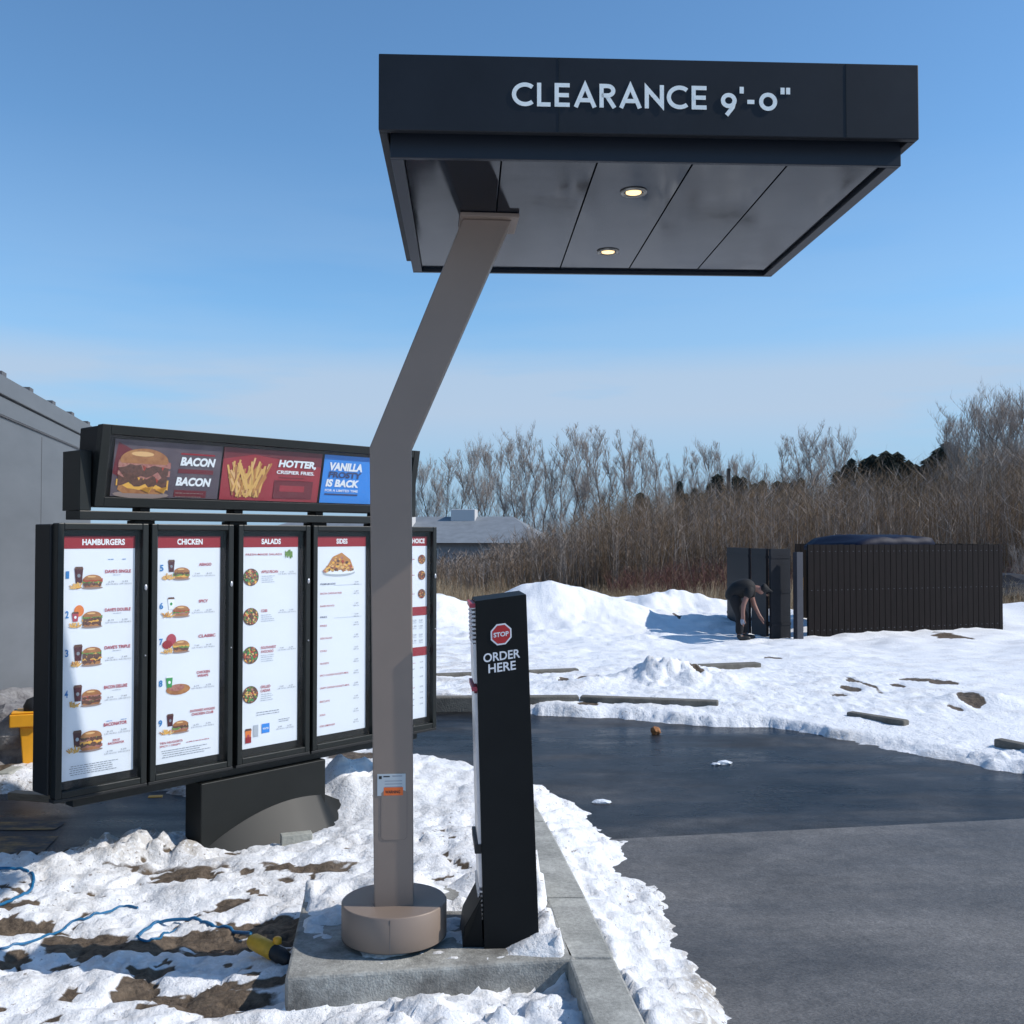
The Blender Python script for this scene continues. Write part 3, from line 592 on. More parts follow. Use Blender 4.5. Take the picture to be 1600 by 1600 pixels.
def burger(m,cx,cz,w,rnd,layers,y):
    h=w*.16; z=cz
    m.poly(ell(cx,z-.02*w,w*.55,w*.07,16),y,'p_shade'); y-=.0004
    m.poly([(cx-w*.45,z+h),(cx-w*.47,z+h*.4),(cx-w*.36,z),(cx+w*.36,z),(cx+w*.47,z+h*.4),(cx+w*.45,z+h)],y,'p_bun'); z+=h*.9
    for k,Lr in enumerate(layers):
        y-=.0004; hh_=h*(.95 if Lr=='p_patty' else .55)
        m.poly(wavy(cx+rnd.uniform(-.02,.02)*w,z+hh_*.4,w*(.96 if Lr=='p_patty' else 1.02),hh_*1.3,rnd),y,Lr)
        if True:
            for _ in range(5): bx=cx+rnd.uniform(-.4,.35)*w; m.poly([(bx,z+.8*hh_),(bx+.1*w,z+.8*hh_),(bx+.05*w,z+rnd.uniform(-.1,.4)*hh_)],y-.0002,rnd.choice(['p_cheese','p_lettuce','p_bacon','p_tomato','p_patty']))
        z+=hh_*.8
    y-=.0006; m.poly([(cx-w*.48,z)]+ell(cx,z,w*.47,w*.23,20,180,0)+[(cx+w*.44,z-h*.3),(cx-w*.44,z-h*.3)],y,'p_bun')
    m.poly(ell(cx-w*.05,z+w*.13,w*.22,w*.045,14),y-.0004,'p_bunlight')
def cup(m,cx,cz,w,h,c,y,label='p_white'):
    m.poly([(cx-w*.36,cz),(cx+w*.36,cz),(cx+w*.5,cz+h*.86),(cx-w*.5,cz+h*.86)],y,c)
    m.poly([(cx-w*.54,cz+h*.84),(cx+w*.54,cz+h*.84),(cx+w*.42,cz+h),(cx-w*.42,cz+h)],y-.0004,'p_patty' if c!='p_green' else 'p_white')
    m.poly(ell(cx,cz+h*.45,w*.2,w*.22,10),y-.0004,label)
def salad(m,cx,cz,r,rnd,y,cols):
    m.poly(ell(cx,cz,r*1.05,r*1.0,20),y,'p_patty')
    for i in range(70):
        a=rnd.uniform(0,6.28); q=math.sqrt(rnd.random())*r*.92; s=r*rnd.uniform(.08,.2); x=cx+q*math.cos(a); z=cz+q*math.sin(a)*.95
        m.poly([(x+s*rnd.uniform(.5,1.2)*math.cos(b_+rnd.random()*.5),z+s*rnd.uniform(.5,1.1)*math.sin(b_)) for b_ in (0,1.2,2.5,3.7,5)],y-.0003-.00001*i,rnd.choice(cols))
def prices(m,x,z,w,rnd,y,rows=1):
    # faint price figures and calorie lines
    for c_ in range(2):
        xx=x+c_*w*.5
        text(m,rnd.choice(['6.29','7.49','8.19','5.99','6.79']),xx+w*.12,z+.012,w*.2,.009,y,'p_grey',0)
        text(m,rnd.choice(['4.59 /','5.29 /','3.99 /']),xx+w*.02,z,w*.17,.008,y,'p_grey',0); text(m,rnd.choice(['810-1310 Cal','990-1480 Cal']),xx+w*.21,z,w*.25,.008,y,'p_grey',0)
def lines(m,x,z,w,rnd,y,n=3,mt='p_grey',dz=.012,h=.0035):
    for i in range(n):
        xx=x+rnd.uniform(0,.04)*w; end=x+w*rnd.uniform(.75,1)
        while xx<end-.004:
            l=rnd.uniform(.008,.022); m.box((xx,y,z-i*dz),(min(xx+l,end),y+.0003,z-i*dz+h*rnd.uniform(.7,1.1)),mt); xx+=l+.004
PAN=[(.033,.531,.082,.475,'HAMBURGERS'),(.55,1.067,.61,1.005,'CHICKEN'),(1.10,1.62,1.156,1.557,'SALADS'),(1.643,2.165,1.70,2.105,'SIDES'),(2.19,2.715,2.265,2.662,'YOUR CHOICE')]
ZPT,ZPB=1.838,.575
PLAB=['first menu panel from the left, burgers','second menu panel from the left, chicken','third menu panel from the left, salads','fourth menu panel, sides, partly behind the pole','last menu panel on the right, mostly behind the pole']
for i,(a,b_,pa,pb,hd) in enumerate(PAN):
    rnd=random.Random(40+i)
    m=MB(); y0=.0
    fr=.034
    m.box((a,-.005,ZB),(a+fr,.058,ZT),'board_black'); m.box((b_-fr,-.005,ZB),(b_,.058,ZT),'board_black'); m.box((a+fr+.0005,-.004,ZT-fr),(b_-fr-.0005,.058,ZT),'board_black'); m.box((a+fr+.0005,-.004,ZB),(b_-fr-.0005,.058,ZB+fr),'board_black')
    m.box((a-.006,.0,ZB-.02),(b_+.006,.057,ZB-.001),'board_deep')
    f=m.build('panel_frame',board,bevel=.004); f['label']=PLAB[i]
    # dark mask behind + poster
    m=MB(); m.box((a+fr,.045,ZB+fr),(b_-fr,.055,ZT-fr),'board_deep'); m.build('backing',f)
    m=MB(); yb=.040; m.box((pa,yb,ZPB),(pb,yb+.004,ZPT),'print_white'); w=pb-pa
    m.box((pa,yb-.0015,ZPT-.066),(pb,yb-.0002,ZPT),'p_red')
    yy=yb-.003
    tw={'HAMBURGERS':.235,'CHICKEN':.16,'SALADS':.14,'SIDES':.09,'YOUR CHOICE':.27}[hd]
    text(m,hd,pa+w*.5-tw/2+(.02 if i==0 else 0)+(.04 if i==4 else 0),ZPT-.048,tw,.033,yb-.002,'p_white',.035)
    def row(k): return ZPT-k
    if i==0:
        nm=["DAVE'S SINGLE","DAVE'S DOUBLE","DAVE'S TRIPLE","BACON DELUXE","BACONATOR"]; offs=[.215,.42,.62,.83,1.065]
        LL=[['p_patty','p_lettuce','p_tomato'],['p_patty','p_cheese','p_patty','p_lettuce'],['p_patty','p_cheese','p_patty','p_patty','p_lettuce'],['p_patty','p_bacon','p_patty','p_bacon'],['p_bacon','p_patty','p_cheese','p_bacon','p_patty']]
        for k in range(5):
            z=row(offs[k])-.055; burger(m,pa+.155,z,.105 if k!=4 else .12,rnd,LL[k],yy); fries(m,pa+.065,z,.06,.03,yy-.001,rnd,16,80)
            if k==1: m.poly(ell(pa+.085,z+.085,.026,.03),yy,'p_orange'); cup(m,pa+.065,z+.03,.035,.05,'p_text_red',yy-.0006)
            else: cup(m,pa+.082,z+.025,.045,.085,'p_cola',yy,'p_grey' if k!=4 else 'p_pale')
            if k<4: text(m,str(k+1),pa+.013,row(offs[k])-.005,.018,.038,yy,'p_blue',.03)
            tw=.145 if k<3 else .13; text(m,nm[k],pa+.225,row(offs[k])+(.018 if k<4 else .055),tw,.018,yy,'p_text_red',.03)
            if k<4: lines(m,pa+.27,row(offs[k])+.006,.05,rnd,yy,1,'p_pale')
            prices(m,pa+.225,row(offs[k])-(.045 if k<4 else -.01),.155,rnd,yy)
        text(m,'SON OF',pa+.275,row(1.095),.04,.012,yy,'p_text_red',.03); text(m,'BACONATOR',pa+.25,row(1.11),.09,.012,yy,'p_text_red',.03); prices(m,pa+.225,row(1.16),.155,rnd,yy)
        for z in (.125,.985): lines(m,pa+.24,row(z),.045,rnd,yy,1,'p_blue'); lines(m,pa+.32,row(z),.035,rnd,yy,1,'p_blue')
        lines(m,pa+.04,row(1.195),.30,rnd,yy,5,'p_grey',.011,.0035)
    if i==1:
        nm=['ASIAGO','SPICY','CLASSIC','CRISPY','GRILLED']; offs=[.19,.40,.60,.83,1.05]
        for k in range(5):
            z=row(offs[k])-.05
            if k==3: m.poly(ell(pa+.13,z+.02,.075,.03,14),yy,'p_bun'); m.poly(ell(pa+.12,z+.03,.05,.018,14),yy-.0004,'p_bacon'); cup(m,pa+.075,z+.035,.04,.065,'p_green',yy-.0008)
            else:
                burger(m,pa+.145,z,.10,rnd,[['p_cheese','p_lettuce','p_patty'],['p_bacon','p_lettuce','p_tomato'],['p_patty','p_lettuce','p_cheese'],[],['p_bacon','p_lettuce','p_patty']][k],yy); fries(m,pa+.06,z,.06,.03,yy-.001,rnd,16,80)
                if k==2: m.poly(ell(pa+.085,z+.07,.03,.034),yy,'p_text_red'); m.poly(ell(pa+.06,z+.045,.03,.024),yy-.0004,'p_red')
                else: cup(m,pa+.082,z+.04,.04,.068,'p_white' if k==1 else 'p_cola',yy,'p_green' if k==1 else 'p_grey')
            text(m,str(k+5),pa+.012,row(offs[k])-.005,.022,.036,yy,'p_blue',.03)
            if k<3: text(m,nm[k],pa+.255,row(offs[k])+.02,[.08,.06,.11][k],.017,yy,'p_text_red',.03)
            elif k==3: text(m,'CHICKEN',pa+.245,row(offs[k])+.045,.085,.015,yy,'p_text_red',.03); text(m,'WRAPS',pa+.25,row(offs[k])+.025,.07,.015,yy,'p_text_red',.03)
            else: text(m,'SOUTHWEST AVOCADO',pa+.205,row(offs[k])+.05,.16,.014,yy,'p_text_red',.03); text(m,'CHICKEN CLUB',pa+.215,row(offs[k])+.03,.14,.014,yy,'p_text_red',.03)
            prices(m,pa+.21,row(offs[k])-.04,.155,rnd,yy)
        text(m,'TEN NUGGETS',pa+.02,row(1.155),.14,.012,yy,'p_text_red',.02); text(m,'SPICY / CRISPY',pa+.02,row(1.172),.13,.010,yy,'p_text_red',.02); lines(m,pa+.18,row(1.165),.17,rnd,yy,1,'p_text_red'); lines(m,pa+.03,row(1.195),.31,rnd,yy,4,'p_grey',.012)
    if i==2:
        cols=['p_lettuce','p_lettuce','p_green','p_tomato','p_cheese','p_bunlight','p_bacon']
        nm=['APPLE PECAN','COBB','SOUTHWEST AVOCADO','GRILLED CAESAR']; offs=[.245,.48,.71,.945]
        text(m,'FRESH-MADE SALADS',pa+.02,row(.115),.26,.012,yy,'p_text_red',.01); m.poly(wavy(pa+.33,row(.105),.055,.035,rnd),yy,'p_lettuce')
        for k in range(4):
            cc=[cols,cols+['p_fries','p_tomato'],cols+['p_tomato','p_orange'],cols+['p_bunlight','p_cheese']][k]
            salad(m,pa+.058,row(offs[k]),.052,rnd,yy,cc)
            if k<2: text(m,nm[k],pa+.13,row(offs[k])+.022,[.12,.045][k],.017,yy,'p_text_red',.02)
            else: a_,c_=nm[k].split(); text(m,a_,pa+.13,row(offs[k])+.03,.11 if k==2 else .07,.016,yy,'p_text_red',.02); text(m,c_,pa+.13,row(offs[k])+.006,.09 if k==2 else .07,.016,yy,'p_text_red',.02)
            lines(m,pa+.13,row(offs[k])+.003-(.012 if k>1 else 0),.10,rnd,yy,4,'p_pale'); prices(m,pa+.25,row(offs[k])+.01,.14,rnd,yy)
        lines(m,pa+.10,row(1.06),.18,rnd,yy,2,'p_grey',.014); cup(m,pa+.045,row(1.225),.045,.08,'p_orange',yy,'p_text_red'); m.box((pa+.025,yy-.001,row(1.23)),(pa+.065,yy-.0005,row(1.195)),'p_red')
        m.poly([(pa+.08,row(1.2)),(pa+.115,row(1.2)),(pa+.115,row(1.13)),(pa+.08,row(1.13))],yy,'p_pale'); m.box((pa+.14,yy-.0005,row(1.185)),(pa+.195,yy,row(1.13)),'p_skyblue'); text(m,'WATER',pa+.146,row(1.165),.043,.012,yy-.001,'p_white',.02)
        lines(m,pa+.26,row(1.12),.09,rnd,yy,2,'p_grey'); prices(m,pa+.24,row(1.18),.14,rnd,yy)
    if i==3:
        # loaded fries on a plate
        m.poly(ell(pa+.18,row(.235),.13,.022,20),yy,'p_pale'); m.poly(ell(pa+.18,row(.228),.125,.016,20),yy-.0003,'p_white'); m.poly([(pa+.06,row(.22)),(pa+.13,row(.13)),(pa+.2,row(.105)),(pa+.27,row(.15)),(pa+.30,row(.215))],yy-.0005,'p_friesdark')
        for k in range(90):
            x=pa+.06+.24*rnd.random(); z=row(.225)+rnd.random()*.11*(1-abs(x-pa-.18)/.14); s=.012*rnd.uniform(.6,1.4); an=rnd.uniform(0,3)
            m.poly([(x+s*math.cos(an+q),z+s*.7*math.sin(an+q)) for q in (0,1.2,2.6,4,5.1)],yy-.0008-.00002*k,rnd.choice(['p_fries','p_tomato','p_bunlight','p_cheese','p_bacon','p_patty','p_bun']))
        items=[(.31,'PREMIUM SIDES','p_navy'),(.37,'BACON CHEDDAR FRIES','p_text_red'),(.45,'BAKED POTATO','p_text_red'),(.52,'FRIES','p_navy'),(.575,'FRIES','p_text_red'),(.655,'SIDE SALAD','p_text_red'),(.735,'CHILI','p_text_red'),(.815,'NUGGETS','p_text_red'),(.89,'SPICY CHICKEN NUGGETS MEAL','p_text_red'),(.97,'CRISPY CHICKEN NUGGETS MEAL','p_text_red'),(1.055,'BISCUITS','p_text_red'),(1.14,'SODA','p_text_red'),(1.21,'ICED LEMONADE','p_text_red')]
        for z,s2,c2 in items:
            text(m,s2,pa+.03,row(z),.0085*len(s2)+.01,.011,yy,c2,.01); text(m,rnd.choice(['2.99','1.89','4.29']),pa+.31,row(z)+.008,.03,.009,yy,'p_grey',0); text(m,'380 Cal',pa+.30,row(z)-.006,.045,.008,yy,'p_grey',0)
        for z in (.315,.525): m.box((pa+.14,yy,row(z)),(pa+.37,yy+.0003,row(z)+.0015),'p_pale')
    if i==4:
        m.box((pa+.18,yy,row(.115)),(pa+.24,yy+.0005,row(.085)),'p_blue')
        for z in (.16,.27,.40):
            salad(m,pa+.345,row(z),.033,rnd,yy,['p_tomato','p_bun','p_patty','p_cheese']) ; lines(m,pa+.2,row(z),.10,rnd,yy,1,'p_text_red')
        for z,s2 in ((.52,'DRINKS'),(.80,'VALUE')):
            m.box((pa,yy,row(z+.03)),(pb,yy+.0008,row(z-.03)),'p_red'); text(m,s2,pa+.10,row(z)-.015,.14,.026,yy-.0006,'p_white',.03)
        for z in (.59,.63,.69,.73): 
            for x in (.2,.26,.32): text(m,rnd.choice(['1.99','2.29','2.69']),pa+x,row(z),.035,.012,yy,'p_grey',0); text(m,'210 Cal',pa+x,row(z+.013),.035,.008,yy,'p_grey',0)
        for z in (.88,.92,.98,1.05,1.09,1.13,1.17): lines(m,pa+.2,row(z),.09,rnd,yy,1,'p_text_red' if z in(.88,1.05) else 'p_grey'); text(m,'0.99',pa+.33,row(z),.03,.010,yy,'p_grey',0)
    m.build('poster',f)
    m=MB(); m.box((a+fr+.001,.012,ZB+fr+.001),(b_-fr-.001,.016,ZT-fr-.001),'glass'); m.build('glass_pane',f)
    m=MB(); m.lathe([(.0,-.0),(.010,0),(.010,.006),(0,.007)],(0,0,0),'silver',n=16)
    lt=m.build('latch',f,loc=(b_-fr/2,-.0055,1.56)); lt.rotation_euler=(R(90),0,0); lt.scale=(.8,1.6,1)
    l2=lt.copy(); C.objects.link(l2); l2.parent=f; l2.location=(b_-fr/2,-.0055,1.19); l2.scale=(.45,.45,1)
# lower beam and pedestal
m=MB(); m.box((.16,.07,.425),(2.6,.16,.485),'board_black'); m.box((.10,.05,.487),(2.66,.2,.508),'board_deep'); m.build('lower_beam',board,bevel=.004)
s0,s1=bs_(322),bs_(515)
m=MB(); m.box((s0,.03,-.1),(s1,.2,.424),'pedestal_grey'); m.build('pedestal',board,bevel=.006)
m=MB(); n=24; vs=[];fs=[]
for k in range(n+1):
    f_=k/n; s=s0+.02+(s1+.16-s0)*f_
    zt=.02+.20*math.sin(math.pi*min(1,f_*.78+.02))**.8*(1 if f_<.85 else 1-(f_-.85)/.15*.25)
    vs+=[(s,.028 if s<s1 else .10,max(zt,.03)),(s-.01,.02-.17*min(1,f_*1.6+.05)**.6,-.05),(s,.22,-.05),(s,.21,max(zt*.9,.02))]
for k in range(n):
    for c_ in range(4): a_=k*4+c_; b2=k*4+(c_+1)%4; fs.append((a_,b2,b2+4,a_+4))
fs+= [(0,3,2,1),(n*4,n*4+1,n*4+2,n*4+3)]
m.add(vs,fs,'pedestal_grey',True); ff=m.build('flared_foot',board); es=ff.modifiers.new('split','EDGE_SPLIT'); es.split_angle=R(35)
# topper
ts0,ts1=.235,2.50; tz0,tz1=1.995,2.425
tp=MB(); tilt=math.tan(R(11)); yb_=.02
def ty(z): return yb_-(z-tz0)*tilt
m=MB()
hx=lambda a,b,z0,z1,o0,o1,mt:m.hexa([(a,ty(z0)+o0,z0),(b,ty(z0)+o0,z0),(b,ty(z0)+o1,z0),(a,ty(z0)+o1,z0),(a,ty(z1)+o0,z1),(b,ty(z1)+o0,z1),(b,ty(z1)+o1,z1),(a,ty(z1)+o1,z1)],mt)
m.hexa([(ts0+.004,ty(tz0)+.056,tz0),(ts1,ty(tz0)+.056,tz0),(ts1,.24,tz0),(ts0+.004,.24,tz0),(ts0+.004,ty(tz1)+.056,tz1-.004),(ts1,ty(tz1)+.056,tz1-.004),(ts1,.2,tz1-.004),(ts0+.004,.2,tz1-.004)],'board_deep')
top=m.build('topper_cabinet',board,bevel=.008)
m=MB(); F=.05
hx(ts0,ts0+F,tz0,tz1,0,.055,'board_black'); hx(ts1-F,ts1,tz0,tz1,0,.055,'board_black'); hx(ts0+F+.0005,ts1-F-.0005,tz1-F,tz1,.001,.055,'board_black'); hx(ts0+F+.0005,ts1-F-.0005,tz0,tz0+F,.001,.055,'board_black')
m.build('topper_frame',top,bevel=.003)
def tposter(px0,px1,nm,fill,draw):
    m=MB(); pa,pb=bs_(px0),bs_(px1); z0,z1=tz0+F+.008,tz1-F-.012
    m.box((pa,0,0),(pb,.004,(z1-z0)),fill); draw(m,pa,pb-pa,z1-z0)
    o=m.build(nm,top); 
    # shear to the tilted face through rotation about the lower edge
    o.rotation_euler=(R(11),0,0); o.location=(0,ty(z0)+.040,z0); return o
def d1(m,a,w,h):
    rnd=random.Random(5); y=-.001
    m.poly([(a+.02,h*.95),(a+w*.4,h*.6),(a+w*.2,h*.2),(a,h*.4)],y-.0003,'p_crimson_dark')
    burger(m,a+w*.27,h*.06,w*.46,rnd,['p_cheese','p_patty','p_bacon','p_patty','p_bacon'],y-.001)
    for _ in range(4): bx=a+w*(.1+.3*rnd.random()); m.poly([(bx,h*.14),(bx+.07,h*.20),(bx+.05,h*.08)],y-.006,'p_cheese')
    text(m,'BACON',a+w*.60,h*.60,w*.34,h*.16,y-.003,'p_white',.05,.15); text(m,'BACON',a+w*.575,h*.23,w*.34,h*.16,y-.003,'p_white',.05,.15)
    m.box((a+w*.60,y-.0008,h*.80),(a+w*.93,y-.0004,h*.83),'p_red'); m.box((a+w*.59,y-.0008,h*.46),(a+w*.93,y-.0004,h*.54),'p_crimson_dark'); m.box((a+w*.57,y-.0008,h*.02),(a+w*.88,y-.0004,h*.15),'p_crimson_dark')
    lines(m,a+w*.58,h*.09,w*.28,rnd,y-.002,2,'p_shade',.02)
def d2(m,a,w,h):
    rnd=random.Random(6); y=-.001; m.poly([(a,h*.78),(a+w*.3,h*.9),(a+w,h*.72),(a+w,h),(a,h)],y-.0003,'p_crimson_dark')
    for k in range(80):
        an=R(90+rnd.uniform(-38,38)); bx=a+w*(.24+rnd.uniform(-.14,.14)); bz_=h*rnd.uniform(.05,.25); l=h*rnd.uniform(.35,.62); th=w*.009
        dx,dz=math.cos(an)*l,math.sin(an)*l; nx_,nz_=-math.sin(an)*th,math.cos(an)*th
        m.poly([(bx-nx_,bz_-nz_),(bx+nx_,bz_+nz_),(bx+dx+nx_,bz_+dz+nz_),(bx+dx-nx_,bz_+dz-nz_)],y-.0006-.00004*k,rnd.choice(['p_fries','p_fries','p_friesdark','p_bunlight','p_bun']))
    text(m,'HOTTER,',a+w*.54,h*.66,w*.40,h*.17,y-.004,'p_white',.05,.12); text(m,'CRISPIER FRIES.',a+w*.53,h*.55,w*.40,h*.07,y-.004,'p_white',.03)
    m.box((a+w*.52,y-.002,h*.06),(a+w*.93,y-.0015,h*.42),'p_crimson_dark'); m.box((a+w*.58,y-.003,h*.20),(a+w*.84,y-.0025,h*.32),'p_crimson'); lines(m,a+w*.56,h*.47,w*.34,rnd,y-.002,2,'p_crimson_dark',.02,.006)
def d3(m,a,w,h):
    y=-.001; k=.27
    text(m,'VANILLA',a+.045,h*.68,k,h*.17,y-.002,'p_white',.05,.12); text(m,'FROSTY',a+.045,h*.53,k,h*.13,y-.002,'p_navy',.04,.05); text(m,'IS BACK',a+.03,h*.34,k,h*.16,y-.002,'p_white',.05,.12)
    text(m,'FOR A LIMITED TIME',a+.03,h*.24,k,h*.05,y-.002,'p_white',.02); m.box((a+.03,y-.002,h*.17),(a+.3,y-.0015,h*.20),'p_navy')
bs_c=bs_
tposter(178,346,'topper_poster','p_plum',d1); tposter(349,502,'topper_poster','p_crimson',d2); tposter(506,612,'topper_poster','p_skyblue',d3)
m=MB(); hx(ts0+F+.001,ts1-F-.001,tz0+F+.001,tz1-F-.001,.012,.016,'glass'); m.build('glass_pane',top)
m=MB(); m.box((.165,.04,1.925),(2.51,.20,1.972),'board_black'); m.box((.165,.04,1.973),(.228,.24,2.29),'board_black'); m.box((2.503,.04,1.973),(2.555,.24,2.40),'board_black')
for s in (.5,1.1,1.7,2.2): m.box((s,.09,1.905),(s+.12,.18,1.924),'board_deep'); m.box((s+.03,.09,1.973),(s+.09,.18,1.994),'board_deep')
m.build('topper_bracket',board,bevel=.003)
# ---------------------------------------------------------------- restaurant wall at left
wd=Vector((-.22,1,0)).normalized(); w0=Vector((-.5*9.5,9.5,0)); A_=w0-wd*7; E_=w0+wd*4.6
bld=empty('grey_metal_building',(A_.x,A_.y,0),math.atan2(wd.y,wd.x),label='low grey metal clad building behind the menu board with snow along its roof edge',cat='building')
Lw=(E_-A_).length; HW=3.33
m=MB(); m.box((0,.02,-.2),(Lw,5,HW-.36),'wall_metal'); wl=m.build('wall',bld)
m=MB()
x=.3
while x<Lw: m=MB(); m.box((x,.0165,-.1),(x+.006,.0195,HW-.40),'wall_seam'); m.build('panel_joint',wl); x+=4.2
m=MB(); m.box((-.02,-.005,HW-.355),(Lw+.005,5.02,HW-.19),'wall_metal'); m.box((-.03,-.03,HW-.175),(Lw+.02,5.04,HW-.0),'wall_metal'); m.box((0,.01,HW-.189),(Lw-.01,5,HW-.176),'wall_seam'); m.box((-.025,-.0,HW-.368),(Lw+.0,5,HW-.356),'wall_seam')
rf=m.build('parapet',bld,bevel=.004)
x=Lw-.3
while x>0: m=MB(); m.box((x-.16,-.015,HW+.001),(x,.09,HW+.045),'wall_seam'); m.build('parapet_clip',rf); x-=1.05
m=MB(); rnd=random.Random(3); x=3.0
pts=[]
while x<8.6: pts.append((x,HW+.01+rnd.uniform(.02,.10)*(1-(x-3)/7))); x+=.22
pp=[(p[0],p[1]) for p in pts]+[(8.6,HW+.001),(3.0,HW+.001)]
m.prism(pp,'y',.10,.5,'snow'); m.build('roof_snow',rf)
# ---------------------------------------------------------------- things at far left
def at(px,py,z=None,h=0):
    g=onz(px,py,0.05); zz=tz(g.x,g.y); g=onz(px,py,zz+h); return g
y_=7.9
tl_=empty('yellow_chute',(-3.82,y_,.12),R(20),label='yellow plastic chute with a wide box head behind the left edge of the menu board',cat='chute')
c0=ony(35,1205,y_)
def loc(px,py): v=ony(px,py,y_); return (v.x+3.82,v.z-.12)
m=MB(); a=loc(17,1134); b_=loc(62,1112); m.box((a[0],-.1,a[1]),(b_[0],.12,b_[1]-.01),'yellow_plastic'); m.box((a[0]+.01,-.09,b_[1]-.0095),(b_[0],.11,b_[1]+.006),'yellow_plastic'); m.build('head',tl_,bevel=.012)
m=MB(); p=[loc(36,1205),loc(56,1205),loc(60,1135),loc(31,1135)]; m.prism(p,'y',-.06,.06,'yellow_plastic'); m.build('leg',tl_,bevel=.008)
m=MB(); p=loc(50,1104); m.lathe([(.07,-.045),(.075,0),(.05,.05),(0,.07)],(p[0],0,p[1]+.0),'rubber_black',n=16); m.build('knob',tl_)
m=MB(); a=ony(8,1243,7.6); b_=ony(52,1212,7.6)
m.box((a.x-.1,7.5,-.02),(b_.x+.1,7.62,b_.z-.06),'pale_block'); m.box((a.x-.04,7.52,b_.z-.059),(a.x+.07,7.75,b_.z+.04),'pale_block'); m.box((b_.x-.02,7.52,b_.z-.059),(b_.x+.08,7.75,b_.z+.0),'pale_block')
tag(m.build('concrete_barrier_base',bevel=.015),'pale greenish concrete base standing in the snow below the yellow chute','concrete base')
def rock(name,c,s,mt,label,cat,sd=1,sub=3,group=None):
    rr=random.Random(sd); import bmesh
    bm=bmesh.new(); bmesh.ops.create_icosphere(bm,subdivisions=sub,radius=1)
    from mathutils import noise
    for v in bm.verts:
        n=noise.noise(v.co*1.6+Vector((sd*3,0,0)))*.35+noise.noise(v.co*4+Vector((sd,5,0)))*.12; v.co*=1+n; v.co=Vector((v.co.x*s[0],v.co.y*s[1],v.co.z*s[2]))
    me=bpy.data.meshes.new(name); bm.to_mesh(me); bm.free(); me.materials.append(M(mt))
    o=bpy.data.objects.new(name,me); C.objects.link(o); o.location=c; return tag(o,label,cat,group)
rock('rubble_heap',(-4.05,8.3,.15),(.55,.5,.42),'rubble','grey rubble and slush heap against the metal wall at the left edge','rubble',2,4)
rock('dark_mound',(15.2,30,.1),(2.2,1.2,.62),'mound_dark','low dark heap in snow right of the slatted enclosure','heap',4,4)
m=MB(); a=onz(18,1250,.05); c=onz(106,1256,.05); d=c-a; m.box((0,-.04,0),(d.length,.04,.05),'wood_plank'); o=m.build('wood_plank',loc=(a.x,a.y,.06),rotz=math.atan2(d.y,d.x),bevel=.004); tag(o,'weathered tan plank lying on the ground under the menu board\'s left end','plank')
m=MB(); a=at(440,1320); m.box((0,0,-.02),(.18,.07,.05),'pale_block'); o=m.build('timber_offcut',loc=(a.x,a.y,a.z),rotz=.35,bevel=.004); tag(o,'small pale block wedged under the menu board foot','block')
m=MB(); a=onz(243,1238,.03); m.box((-.05,-.03,0),(.05,.03,.03),'yellow_plastic'); o=m.build('yellow_scrap',loc=(a.x,a.y,tz(a.x,a.y)+.01),rotz=.2,bevel=.006); tag(o,'tiny yellow scrap on slush behind the menu board beam','scrap')
# cables
def cable(pts,r,label,hts=None):
    P_=[]
    for i,(px,py) in enumerate(pts):
        g=at(px,py); P_.append(Vector((g.x,g.y,g.z+r*.6+(hts[i] if hts else 0))))
    out=[]
    for i in range(len(P_)-1):
        p0=P_[max(i-1,0)];p1=P_[i];p2=P_[i+1];p3=P_[min(i+2,len(P_)-1)]
        for k in range(8):
            t=k/8; q=.5*((2*p1)+(-p0+p2)*t+(2*p0-5*p1+4*p2-p3)*t*t+(-p0+3*p1-3*p2+p3)*t**3); q.z=max(q.z,tz(q.x,q.y)+r*.5); out.append(q)
    out.append(P_[-1]); m=MB(); m.tube(out,r,'cable_blue',8); o=m.build('blue_cable'); return tag(o,label,'cable','blue extension cables on the snow')
cable([(-60,1395),(-30,1365),(5,1358),(35,1362),(52,1378),(45,1395),(20,1408),(-10,1418),(-50,1425)],.008,'blue cable curled in a loop at the left picture edge')
cable([(-40,1492),(10,1482),(50,1472),(85,1460),(110,1448),(135,1436),(160,1428),(190,1421),(215,1419)],.006,'thin blue cable trailing over mud and snow towards the left edge')
cable([(215,1466),(225,1455),(240,1448),(262,1443),(300,1442),(330,1448),(360,1457),(392,1470)],.008,'blue cable running to the yellow connector',[0,0,.0,.01,.01,.0,.0,.03])
cable([(216,1467),(228,1472),(245,1469),(262,1462),(280,1450)],.006,'short crossing loop of blue cable left of the yellow connector')
# yellow connector
g=onz(392,1477,.10); g2=onz(452,1497,.10)
cn=empty('cable_connector',g,math.atan2(g2.y-g.y,g2.x-g.x),label='yellow and black cable connector lying beside the concrete slab',cat='connector')
Lc=(g2-g).length
m=MB(); m.tube([(0,0,.02),(.02,0,.02),(Lc*.58,0,.005),(Lc*.62,0,.005)],[.024,.034,.036,.03],'yellow_tool',16); m.build('body',cn)
m=MB(); m.tube([(Lc*.6,0,.005),(Lc*.78,0,-.002),(Lc*.95,0,-.01),(Lc*1.0,0,-.015)],[.031,.034,.026,.016],'rubber_black',16); m.build('boot',cn)
m=MB(); m.lathe([(.018,0),(.018,.02),(.012,.026),(0,.028)],(Lc*.60,.02,.033),'yellow_plastic',n=16); m.build('knob',cn)
